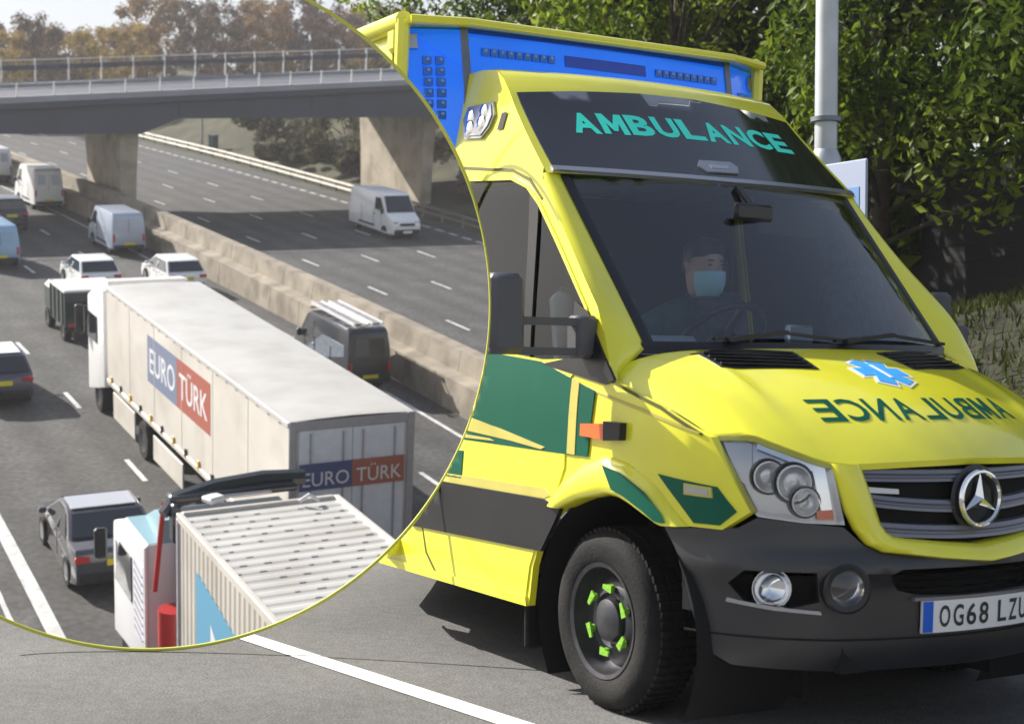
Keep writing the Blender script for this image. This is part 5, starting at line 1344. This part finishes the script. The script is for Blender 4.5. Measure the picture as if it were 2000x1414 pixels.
def van(name, label, s, o, L, W, H, paint, rev=False, rear_glass=False, plate='yplate', lower=None, cat='van', group='vans on the motorway', roofp=None, sideglass=False, rack=False):
    t = vroot(name, label, cat, s, o, group, rev)
    wf = lambda x, z: W / 2 * (1 - .11 * max(0, (z - .9) / (H - .9))**1.6) * (1 - .10 * max(0, (x - L * .9) / (L * .1)))
    P = [(0, .32), (.0, .9), (.05, H * .72), (.14, H - .10), (.30, H), (L * .68, H), (L * .745, H - .12), (L * .86, H * .56), (L * .975, H * .44), (L, H * .33), (L, .26), (L * .9, .24)]
    prof_body(P, wf, M[paint], 'body', t, .07)
    # windscreen
    mb = MB(); a, b = (L * .75, H - .16), (L * .853, H * .575); d = Vector((b[1] - a[1], 0, -(b[0] - a[0]))).normalized() * -1
    quad(mb, [(a[0], wf(*a) * .9, a[1]), (a[0], -wf(*a) * .9, a[1]), (b[0], -wf(*b) * .93, b[1]), (b[0], wf(*b) * .93, b[1])], d * .03 if d.x > 0 else -d * .03); mb.build('windscreen', M['carglass'], t, recalc=True)
    for sg in (-1, 1):
        mb = MB(); q = [(L * .60, H * .60), (L * .60, H * .88), (L * .705, H * .88), (L * .80, H * .60)]
        quad(mb, [(x, sg * (wf(x, z) - .01), z) for x, z in q], (0, sg * .022, .004)); mb.build('door_window', M['carglass'], t, recalc=True)
        if sideglass:
            mb = MB(); q = [(L * .10, H * .62), (L * .10, H * .86), (L * .56, H * .87), (L * .56, H * .61)]; quad(mb, [(x, sg * (wf(x, z) - .01), z) for x, z in q], (0, sg * .022, .004)); mb.build('side_window', M['carglass'], t, recalc=True)
        MB().box((L * .80, sg * (W / 2 + .09), H * .60), (.10, .16, .24), cham=.03).build('door_mirror', M['trim'], t)
        for x in (L * .17, L * .80): add_wheel(t, x, sg * (W / 2 - .12), .31, .2)
        for gx in (L * .30, L * .575, L * .745): MB().box((gx, sg * (wf(gx, .9) - .002), H * .42), (.016, .012, H * .40)).build('door_gap', M['trim'], t)
        MB().box((L * .60, sg * (wf(2, 1.0) + .006), H * .50), (.18, .025, .04), cham=.008).build('door_handle', M['trim'], t)
        MB().box((-.012, sg * W * .44, H * .42), (.03, .09, .34), cham=.01).build('tail_lamp', M['tail'], t)
        MB().box((L * .985, sg * W * .36, H * .38), (.08, .26, .16), cham=.03).build('headlamp', M['chrome'], t)
        MB().box((L * .42, sg * (wf(0, .5) + .004), .50), (L * .36, .02, .10), cham=.005).build('side_trim', M['plastic'], t)
    MB().box((-.03, 0, .42), (.10, W * .9, .16), cham=.03).build('rear_bumper', M['plastic'], t)
    MB().box((L + .005, 0, .40), (.12, W * .86, .24), cham=.05).build('front_bumper', M['plastic'], t)
    MB().box((L + .03, 0, H * .345), (.05, W * .5, .14), cham=.02).build('grille', M['trim'], t)
    MB().box((-.085, 0, .56) if not rev else (L + .072, 0, .40), (.02, .50, .11)).build('number_plate', M[plate], t)
    MB().box((-.002 + .02, 0, H * .52), (.012, .014, H * .70)).build('door_gap', M['trim'], t)
    if rear_glass:
        mb = MB(); quad(mb, [(.03, W * .37, H * .60), (.03, -W * .37, H * .60), (.085, -W * .33, H * .86), (.085, W * .33, H * .86)], (-.035, 0, 0)); mb.build('rear_window', M['carglass'], t, recalc=True)
    else:
        for sg in (-1, 1):
            mb = MB(); quad(mb, [(.028, sg * W * .36, H * .62), (.028, sg * W * .10, H * .62), (.08, sg * W * .10, H * .86), (.08, sg * W * .34, H * .86)], (-.022, 0, 0))
            mb.build('door_recess', M[roofp or paint], t, recalc=True)
    return t
def car(name, label, s, o, L, W, H, paint, plate='yplate', group='cars on the motorway', estate=False, roofp=None, saloon=False):
    t = vroot(name, label, 'car', s, o, group)
    wf = lambda x, z: W / 2 * (1 - .20 * max(0, (z - H * .62) / (H * .38))) * (1 - .12 * max(0, (x - L * .85) / (L * .15))) * (1 - .06 * max(0, (.4 - x) / .4))
    rx = .35 if estate else .62
    P = [(.02, .28), (0, .55), (.05, H * .60), (.18, H * .66), (rx, H * .95), (rx + .3, H), (L * .52, H * .99), (L * .70, H * .66), (L * .93, H * .54), (L, H * .40), (L, .25), (L * .9, .2), (.4, .2)]
    a, b = (.20, H * .675), (rx - .03, H * .92)
    if saloon:
        rx = 1.25; P[2:6] = [(.04, H * .62), (.12, H * .68), (.62, H * .70), (rx, H * .95), (rx + .35, H)]; P = P[:7] + P[7:]
        a, b = (.66, H * .715), (rx - .03, H * .935)
    prof_body(P, wf, M[paint], 'body', t, .05)
    mb = MB()
    quad(mb, [(a[0], wf(*a) * .92, a[1]), (a[0], -wf(*a) * .92, a[1]), (b[0], -wf(*b) * .9, b[1]), (b[0], wf(*b) * .9, b[1])], (-.04, 0, .03)); mb.build('rear_window', M['carglass'], t, recalc=True)
    mb = MB(); a, b = (L * .535, H * .955), (L * .69, H * .68)
    quad(mb, [(a[0], wf(*a) * .9, a[1]), (a[0], -wf(*a) * .9, a[1]), (b[0], -wf(*b) * .93, b[1]), (b[0], wf(*b) * .93, b[1])], (.035, 0, .03)); mb.build('windscreen', M['carglass'], t, recalc=True)
    if roofp:
        mb = MB(); q = [(rx + .10, H * .985), (L * .50, H * .995)]; quad(mb, [(q[0][0], -W * .36, q[0][1]), (q[0][0], W * .36, q[0][1]), (q[1][0], W * .36, q[1][1]), (q[1][0], -W * .36, q[1][1])], (0, 0, .02)); mb.build('roof_panel_or_glare', M[roofp], t, recalc=True)
    for sg in (-1, 1):
        mb = MB(); q = [(.30 if not saloon else .85, H * .68), (rx + .08, H * .93), (L * .51, H * .94), (L * .665, H * .68)]
        quad(mb, [(x, sg * (wf(x, z) - .006), z) for x, z in q], (0, sg * .018, .006)); mb.build('side_window', M['carglass'], t, recalc=True)
        MB().box((L * .385, sg * (wf(1.5, H * .8) + .012), H * .80), (.06, .02, H * .26), rot=Matrix.Rotation(sg * .45, 3, 'X')).build('door_pillar', M[paint], t)
        for gx in (L * .385, L * .62): MB().box((gx, sg * (W / 2 - .002), H * .46), (.016, .012, H * .36)).build('door_gap', M['trim'], t)
        for gx in (L * .30, L * .46): MB().box((gx, sg * (W / 2 + .004), H * .58), (.17, .02, .03), cham=.006).build('door_handle', M['trim'], t)
        MB().box((L * .64, sg * (W / 2 + .08), H * .70), (.10, .16, .12), cham=.03).build('door_mirror', M[paint], t)
        for x in (L * .19, L * .80): add_wheel(t, x, sg * (W / 2 - .10), .31, .19, 'silver')
        MB().box((.03, sg * W * .40, H * .56), (.10, .28, .12), cham=.02).build('tail_lamp', M['tail'], t)
        MB().box((L * .97, sg * W * .36, H * .46), (.12, .26, .10), cham=.03).build('headlamp', M['chrome'], t)
    MB().box((-.01, 0, .40), (.10, W * .88, .22), cham=.05).build('rear_bumper', M['plastic'] if not estate else M[paint], t)
    MB().box((-.005, 0, H * .50), (.06, .50, .12)).build('number_plate', M[plate], t)
    return t
# position s along the road, o = centre across it
van('delivery_van', 'white high roofed van beside the median wall, left of the bridge pier', 45.9, -1.65, 4.6, 1.62, 2.25, 'vwhite', roofp='vgrey')
van('panel_van', 'silver blue van directly in front of the left bridge pier', 29.9, -2.05, 4.4, 1.55, 1.95, 'vgrey', rear_glass=False, roofp='vgrey')
van('delivery_van', 'white van furthest away at the left edge, beyond the other vans', 58.9, -1.25, 4.4, 1.7, 2.15, 'vwhite', roofp='vgrey')
van('panel_van', 'pale blue van with a white roof at the left edge beside the dark hatchback', 27.7, -8.15, 4.4, 1.62, 1.85, 'vblue', roofp='vblue')
van('oncoming_van', 'white van driving towards the camera past the right hand bridge pier', 36.6, 12.8, 5.3, 1.72, 2.25, 'vwhite', rev=True, plate='plate')
lv = van('ladder_van', 'dark van with bright ladders on its roof, between the white lorry and the median wall', 2.9, -2.05, 4.9, 1.42, 1.98, 'vdark', rear_glass=True)
mb = MB(); quad(mb, [(.4, .67, .75), (3.4, .67, .75), (3.4, .655, 1.45), (.4, .655, 1.45)], (0, .03, 0)); mb.build('side_panel', M['galvdark'], lv)
mb = MB(); quad(mb, [(3.45, .67, .75), (4.0, .67, .75), (3.9, .645, 1.5), (3.45, .645, 1.5)], (0, .035, 0)); mb.build('side_decal', M['decalgreen'], lv)
for y in (.30, -.28):
    lb = MB()
    for yy in (-.17, .17): lb.bar((.1, y + yy, 2.14), (3.7, y + yy, 2.16), .05, .09)
    for i in range(14): lb.bar((.25 + i * .26, y - .17, 2.15), (.25 + i * .26, y + .17, 2.15), .035)
    lad = lb.build('ladder', M['ladder'], lv)
for x in (.5, 2.0, 3.4): MB().bar((x, -.62, 2.07), (x, .62, 2.07), .05).build('roof_bar', M['trim'], lv)
tb = MB(); tb.tube([(.15, .0, 2.13), (3.3, .0, 2.15)], .06, 10); tb.build('roof_tube', M['ladder'], lv, 40)
car('hatchback', 'dark hatchback with a pale rear roof edge at the left edge, beside the white van', 38.4, -5.35, 3.9, 1.62, 1.6, 'vblack', estate=True, roofp='vsilver')
car('hatchback', 'white car ahead of the lorry, directly above its cab', 20.6, -5.75, 3.9, 1.6, 1.38, 'vwhite')
car('hatchback', 'white car ahead of the lorry, above its trailer roof', 19.8, -2.55, 4.1, 1.6, 1.38, 'vwhite')
car('saloon_car', 'dark blue grey car with a yellow plate and white roof, lower left edge', 4.6, -12.4, 4.1, 1.72, 1.45, 'vpurple', roofp='vwhite')
car('family_car', 'dark glossy car with sun glare painted silver on its roof in the left lane beside the nearer lorry', -10.3, -12.65, 4.2, 1.78, 1.40, 'vgraph', roofp='vsilver', saloon=True)  # silver panel paints the sun's glare on a dark roof

# dark tipper lorry ahead of the white lorry
tp = vroot('box_lorry', 'dark green box lorry with a pale rimmed roof, half hidden by the white lorry', 'lorry', 12.5, -8.05, 'lorries on the motorway')
mb = MB(); z0, z1, W, TL_ = .55, 1.72, 1.85, 2.3
for y in (-W / 2, W / 2): mb.box((TL_ / 2, y, (z0 + z1) / 2), (TL_, .06, z1 - z0))
for x in (.03, TL_ - .03): mb.box((x, 0, (z0 + z1) / 2), (.06, W, z1 - z0))
mb.box((TL_ / 2, 0, z0 + .55), (TL_, W, .6)); mb.build('box_body', M['tipper'], tp)
mb = MB(); mb.hull([(x, y, z) for x in (.1, TL_ - .1) for y in (-W / 2 + .06, W / 2 - .06) for z in (1.3, 1.80)]); mb.build('roof', M['doorgrey'], tp)
mb = MB()
for y in (-W / 2, W / 2): mb.box((TL_ / 2, y, z1 + .03), (TL_ + .12, .12, .07), cham=.01)
for x in (.03, TL_ - .03): mb.box((x, 0, z1 + .032), (.12, W, .066), cham=.01)
mb.build('rim_rail', M['roofwhite'], tp)
for i in range(4):
    for sg in (-1, 1): MB().box((.25 + i * .6, sg * (W / 2 + .05), 1.15), (.07, .05, 1.1)).build('side_rib', M['tipper'], tp)
MB().box((TL_ + .70, 0, 1.05), (1.2, 1.75, 1.0), cham=.12).build('cab', M['tipper'], tp)
MB().box((-.02, 0, .50), (.08, 1.7, .14)).build('rear_bumper', M['plastic'], tp)
for sg in (-1, 1):
    for x in (.55, 2.95): add_wheel(tp, x, sg * .80, .36, .24)
    MB().box((-.04, sg * .70, .62), (.04, .26, .12)).build('tail_lamp', M['tail'], tp)
MB().box((1.5, 0, .50), (3.2, .8, .2)).build('chassis', M['trim'], tp)

# ---- the white articulated lorry
def lroot(name, label, x, y, th): return empty(name, label, 'lorry', (0, 0, 0), 'lorries on the motorway', mw=MOT @ Matrix.Translation((x, y, 0)) @ Matrix.Rotation(th, 4, 'Z'))
LW = 2.518; TH = 2.06645
ly = lroot('articulated_lorry', 'long white curtain sided lorry with blue and red lettered panels on its side', -2.93627, 26.90633, TH)
LL, LH, LB0 = 14.45, 3.84, 1.18
body = MB().box((LL / 2, 0, (LH + LB0) / 2), (LL, LW, LH - LB0)).build('trailer_body', M['cream'], ly)
mb = MB(); mb.loft([[(x, -LW / 2, LH + .004), (x, -LW / 4, LH + .03 + (.028 if i % 2 else 0)), (x, 0, LH + .04 + (.03 if i % 2 else 0)), (x, LW / 4, LH + .03 + (.028 if i % 2 else 0)), (x, LW / 2, LH + .004)] for i, x in enumerate(frange(0, LL, 58))])
mb.build('trailer_roof', M['roofwhite'], ly, 20)
for sg in (-1, 1):
    MB().box((LL / 2, sg * (LW / 2 + .004), LH - .05), (LL + .02, .05, .11), cham=.012).build('roof_rail', M['roofwhite'], ly)
    MB().box((LL / 2, sg * (LW / 2 + .006), LB0 + .06), (LL, .05, .13), cham=.012).build('side_rail', M['cream'], ly)
    for i in range(5): MB().box((2.4 + i * 2.4, sg * (LW / 2 + .001), (LH + LB0) / 2), (.03, .012, LH - LB0 - .2)).build('curtain_seam', M['cream'], ly)
    rl_ = MB()
    for i in range(22): rl_.box((.5 + i * .66, sg * (LW / 2 + .012), LH - .115), (.05, .03, .035))
    rl_.build('curtain_roller', M['trimgrey'], ly)['kind'] = 'stuff'
    for i in range(14):
        MB().box((.7 + i * 1.02, sg * (LW / 2 + .026), LB0 + .17), (.14, .03, .22), cham=.01).build('side_marker', M['amberlamp'] if i % 2 else M['trim'], ly)
    # printed panels: from the front: blue EURO, red TÜRK
    yy = sg * (LW / 2 + .003)
    def sp_(x, z, yy=yy, sg=sg): return Vector((x, yy + sg * .006, z))
    mb = MB(); quad(mb, [(10.2, yy, 2.24), (10.2, yy, 3.40), (7.56, yy, 3.40), (7.56, yy, 2.24)], (0, sg * .004, 0)); bp_ = mb.build('blue_panel', M['slate'], ly, recalc=True)
    mb = MB(); quad(mb, [(7.55, yy, 2.24), (7.55, yy, 3.40), (4.95, yy, 3.40), (4.95, yy, 2.24)], (0, sg * .004, 0)); rp_ = mb.build('red_panel', M['red'], ly, recalc=True)
    if sg > 0:
        mb = MB(); put_text(mb, 'EURO', lambda u, v: sp_(9.98 - u * 2.25, 2.50 + v * .62), .01); mb.build('lettering', M['palegrey'], bp_)
        mb = MB(); put_text(mb, 'TÜRK', lambda u, v: sp_(7.36 - u * 2.2, 2.50 + v * .74), .01); mb.build('lettering', M['palegrey'], rp_)
    else:
        mb = MB(); put_text(mb, 'EURO', lambda u, v: sp_(5.15 + u * 2.2, 2.50 + v * .62), .01); mb.build('lettering', M['palegrey'], rp_)
        mb = MB(); put_text(mb, 'TÜRK', lambda u, v: sp_(7.75 + u * 2.2, 2.50 + v * .74), .01); mb.build('lettering', M['palegrey'], bp_)
    MB().box((8.6, sg * 1.20, .62), (2.6, .04, .62), cham=.01).build('side_guard', M['cream'], ly); MB().box((12.0 + .9, sg * 1.2, .66), (2.3, .04, .72), cham=.01).build('fuel_cover', M['cream'], ly)
    for x in (1.9, 3.2, 4.5, 11.0): add_wheel(ly, x, sg * 1.02, .50, .36)
    add_wheel(ly, 15.9, sg * 1.02, .50, .36)
# rear
mb = MB()
for y in (-LW / 2 + .07, LW / 2 - .07): mb.box((-.012, y, (LH + LB0) / 2), (.06, .15, LH - LB0 + .02), cham=.015)
mb.box((-.014, 0, LH - .09), (.06, LW - .28, .19), cham=.015); mb.build('door_frame', M['trimgrey'], ly)
for sg in (-1, 1):
    dr = MB().box((-.004, sg * .535, 2.46), (.04, 1.055, 2.5), cham=.01).build('rear_door', M['doorgrey'], ly)
    MB().bar((-.04, sg * .20, 1.25), (-.04, sg * .20, 3.6), .03).build('lock_bar', M['trimgrey'], dr); MB().bar((-.04, sg * .85, 1.25), (-.04, sg * .85, 3.6), .03).build('lock_bar', M['trimgrey'], dr)
    MB().box((-.03, sg * .95, 1.0), (.05, .4, .14)).build('tail_lamp', M['tail'], ly)
mb = MB(); quad(mb, [(-.056, 1.07, 2.50), (-.056, .02, 2.50), (-.056, .02, 3.02), (-.056, 1.07, 3.02)], (-.006, 0, 0)); bp_ = mb.build('blue_panel', M['navy'], ly, recalc=True)
mb = MB(); quad(mb, [(-.056, .015, 2.50), (-.056, -1.05, 2.50), (-.056, -1.05, 3.02), (-.056, .015, 3.02)], (-.006, 0, 0)); rp_ = mb.build('red_panel', M['red'], ly, recalc=True)
mb = MB(); put_text(mb, 'EURO', lambda u, v: Vector((-.066, 1.0 - u * .92, 2.58 + v * .27)), .0); mb.build('lettering', M['palegrey'], bp_)
mb = MB(); put_text(mb, 'TÜRK', lambda u, v: Vector((-.066, -.07 - u * .92, 2.58 + v * .34)), .0); mb.build('lettering', M['palegrey'], rp_)
MB().box((.1, 0, .75), (.15, 2.3, .16), cham=.03).build('rear_bumper', M['trimgrey'], ly); MB().box((LL / 2, 0, .95), (LL, .9, .3)).build('chassis', M['trim'], ly)
# tractor
cab = MB().hull([(x, y, z) for x, w, z0_, z1_ in ((15.0, 1.24, .9, 3.62), (15.8, 1.24, .7, 3.62), (16.9, 1.24, .45, 3.2), (17.25, 1.12, .45, 2.5)) for y in (-w, w) for z in (z0_, z1_)]).build('cab', M['white'], ly, 30, bevel=.06)
MB().hull([(15.0, -1.1, 3.62), (15.0, 1.1, 3.62), (16.5, -1.0, 3.40), (16.5, 1.0, 3.40), (15.0, -1.1, 3.86), (15.0, 1.1, 3.86), (15.6, -1.05, 3.82), (15.6, 1.05, 3.82)]).build('wind_deflector', M['white'], cab, 30)
for sg in (-1, 1):
    mb = MB(); quad(mb, [(15.75, sg * 1.255, 2.0), (15.75, sg * 1.255, 2.75), (16.75, sg * 1.25, 2.75), (16.95, sg * 1.235, 2.0)], (0, sg * .02, 0)); mb.build('door_window', M['carglass'], cab, recalc=True)
    MB().box((17.0, sg * 1.45, 2.45), (.14, .26, .85), cham=.04).build('door_mirror', M['trim'], ly)
    MB().bar((17.0, sg * 1.2, 2.8), (17.0, sg * 1.45, 2.8), .05).build('mirror_arm', M['trim'], ly)
MB().box((14.6, 0, 1.15), (1.0, 2.2, .4)).build('tractor_chassis', M['trim'], ly)

# ---- the nearer container lorry (its container's front face is x = 0)
cl = lroot('container_lorry', 'lorry with a ribbed cream container, cut by the inset border at the bottom, nearest the camera', -3.69447, 21.2692, TH)
CH = 3.97; CL = 9.0
mb = MB()
for sg in (-1, 1):
    rows = []; n = 44
    for i in range(n * 4 + 1):
        x = -CL * i / (n * 4); dpt = (0, 0, .016, .016)[i % 4]
        rows.append([(x, sg * (LW / 2 - dpt), 1.05), (x, sg * (LW / 2 - dpt), CH - .10)])
    mb.loft(rows)
mb.add([(0, -LW / 2, 1.05), (0, LW / 2, 1.05), (0, LW / 2, CH - .1), (0, -LW / 2, CH - .1)], [(0, 1, 2, 3)]); mb.add([(-CL, -LW / 2, 1.05), (-CL, LW / 2, 1.05), (-CL, LW / 2, CH - .1), (-CL, -LW / 2, CH - .1)], [(3, 2, 1, 0)])
cont = mb.build('container', M['cream'], cl, recalc=False)
mb = MB()
for sg in (-1, 1): mb.box((-CL / 2, sg * (LW / 2 - .03), CH - .06), (CL + .02, .09, .13), cham=.012)
mb.box((0, 0, CH - .06), (.09, LW - .15, .126), cham=.012); mb.build('top_rail', M['cream'], cont)
for sg in (-1, 1): MB().box((-.03, sg * (LW / 2 - .03), 2.45), (.10, .10, 2.9), cham=.015).build('corner_post', M['trimgrey'], cont)
mb = MB(); rows = []; n = 32
for i in range(n * 6 + 1):
    x = -CL * i / (n * 6); d = (0, .0, -.012, -.016, -.012, .0)[i % 6]
    rows.append([(x, y, CH - .035 + (d if abs(y) < 1.18 else 0)) for y in (-1.22, -1.17, -.6, 0, .6, 1.17, 1.22)])
mb.loft(rows); mb.build('container_roof', M['roofwhite'], cont)
mb = MB(); rg = random.Random(5)
for i in range(1, 30):
    for j in range(7):
        if rg.random() < .86: mb.box((-.05 - i * .281, -1.05 + j * .34 + (i % 2) * .17 + rg.uniform(-.02, .02), CH - .036), (rg.uniform(.012, .028), rg.uniform(.06, .13), .012))
mk_ = mb.build('roof_dimple', M['trimgrey'], cont); mk_['kind'] = 'stuff'
mb = MB(); quad(mb, [(-.98, LW / 2 + .002, 3.42), (-3.35, LW / 2 + .002, 3.06), (-4.6, LW / 2 + .002, 1.6), (-.98, LW / 2 + .002, 1.3)], (0, .006, 0)); mb.build('blue_emblem', M['skyblue'], cont, recalc=True)
mb = MB(); quad(mb, [(-1.7, LW / 2 + .009, 2.9), (-2.6, LW / 2 + .009, 2.3), (-1.7, LW / 2 + .009, 2.0)], (0, .004, 0)); quad(mb, [(-2.6, LW / 2 + .009, 2.9), (-3.2, LW / 2 + .009, 2.3), (-2.6, LW / 2 + .009, 2.1)], (0, .004, 0)); mb.build('emblem_figure', M['palegrey'], cont, recalc=True)
# cab, deflector, gap with red tank
cb_ = MB().hull([(x, y, z) for x, w, z0_, z1_ in ((2.0, 1.22, .6, 2.78), (3.3, 1.22, .6, 2.72), (4.35, 1.2, .4, 2.45), (4.55, 1.1, .4, 1.7)) for y in (-w, w) for z in (z0_, z1_)]).build('cab', M['palegrey'], cl, 30, bevel=.05)
MB().box((2.75, 0, 2.765), (1.45, 2.38, .03), cham=.012).build('cab_roof', M['teamt'], cb_)
MB().hull([(2.02, -1.0, 2.78), (2.02, 1.0, 2.74), (3.7, -.85, 2.66), (3.7, .85, 2.66), (2.02, -.95, 3.16), (2.02, .95, 3.16), (2.9, -.85, 3.05), (2.9, .85, 3.05)]).build('roof_pod', M['teamt'], cb_, 30)
for sg in (-1, 1):
    mb = MB(); quad(mb, [(2.95, sg * 1.225, 1.45), (2.95, sg * 1.225, 2.25), (3.75, sg * 1.222, 2.25), (4.2, sg * 1.205, 1.45)], (0, sg * .02, 0)); mb.build('door_window', M['carglass'], cb_, recalc=True)
    mb = MB(); quad(mb, [(2.15, sg * 1.225, 1.0), (2.15, sg * 1.225, 2.35), (2.75, sg * 1.225, 2.35), (2.75, sg * 1.225, 1.0)], (0, sg * .012, 0)); pn = mb.build('side_panel', M['doorgrey'], cb_, recalc=True)
    for i in range(9): MB().bar((2.2, sg * 1.24, 1.05 + i * .14), (2.7, sg * 1.24, 1.15 + i * .14), .03).build('louvre', M['trimgrey'], pn)
    MB().box((4.35, sg * 1.42, 2.05), (.14, .22, .55), cham=.04).build('door_mirror', M['trim'], cl)
    MB().box((2.0, sg * 1.235, 1.65), (.06, .05, 2.2), cham=.01).build('cab_edge', M['white'], cb_)
    for x in (3.5,): add_wheel(cl, x, sg * 1.0, .5, .34)
    for x in (.2, -5.5, -6.8): add_wheel(cl, x, sg * 1.0, .5, .34)
mb = MB(); mb.tube([(.45, 1.35, 3.82), (.55, 1.15, 3.98), (.7, .5, 4.06), (.75, -.3, 4.1), (.7, -.95, 4.08)], [.09, .13, .14, .14, .13], 8); mb.box((.55, .25, 4.02), (.30, 2.0, .12), cham=.04); mb.box((.35, 1.2, 3.7), (.25, .12, .6), cham=.03)
mb.build('header_bar', M['teamtdark'] if 'teamtdark' in M else M['vdark'], cl, 40)
MB().box((.35, .1, 4.02), (.08, .8, .05), cham=.015).build('bar_highlight', M['silver'], cl)
MB().box((.32, .62, 4.02), (.25, .30, .10), rot=Matrix.Rotation(.4, 3, 'Z'), cham=.03).build('beacon', M['palegrey'], cl)
MB().box((1.0, 0, 2.3), (1.2, 1.7, 2.4)).build('bulkhead_frame', M['trim'], cl)
mb = MB(); mb.tube([(1.15, 1.02, .95), (1.15, 1.02, 2.0)], .24, 16); mb.build('red_tank', M['cabred'], cl, 40)
mb = MB(); mb.bar((1.75, 1.15, 2.1), (.8, 1.25, 3.85), .07); mb.build('red_pipe', M['cabred'], cl)
MB().box((-3.2, 0, .85), (11.5, .9, .3)).build('chassis', M['trim'], cl)
mb = MB(); mb.tube([(-.25, -.85, 4.0), (-.22, -.7, 4.1), (-.2, -.55, 4.0)], .03, 6); mb.build('roof_hook', M['palegrey'], cl, 40)

# ---- hazy air
mb = MB().box((-132, 10, 22.8), (344, 250, 62.8))
hz = bpy.data.materials.new('hazy air'); hz.use_nodes = True
for n in list(hz.node_tree.nodes): hz.node_tree.nodes.remove(n)
pv = hz.node_tree.nodes.new('ShaderNodeVolumePrincipled'); pv.inputs['Color'].default_value = (.93, .94, .97, 1); pv.inputs['Density'].default_value = .0006; pv.inputs['Anisotropy'].default_value = .2
ho = hz.node_tree.nodes.new('ShaderNodeOutputMaterial'); hz.node_tree.links.new(pv.outputs[0], ho.inputs['Volume'])
tag(mb.build('haze', hz), kind='stuff')
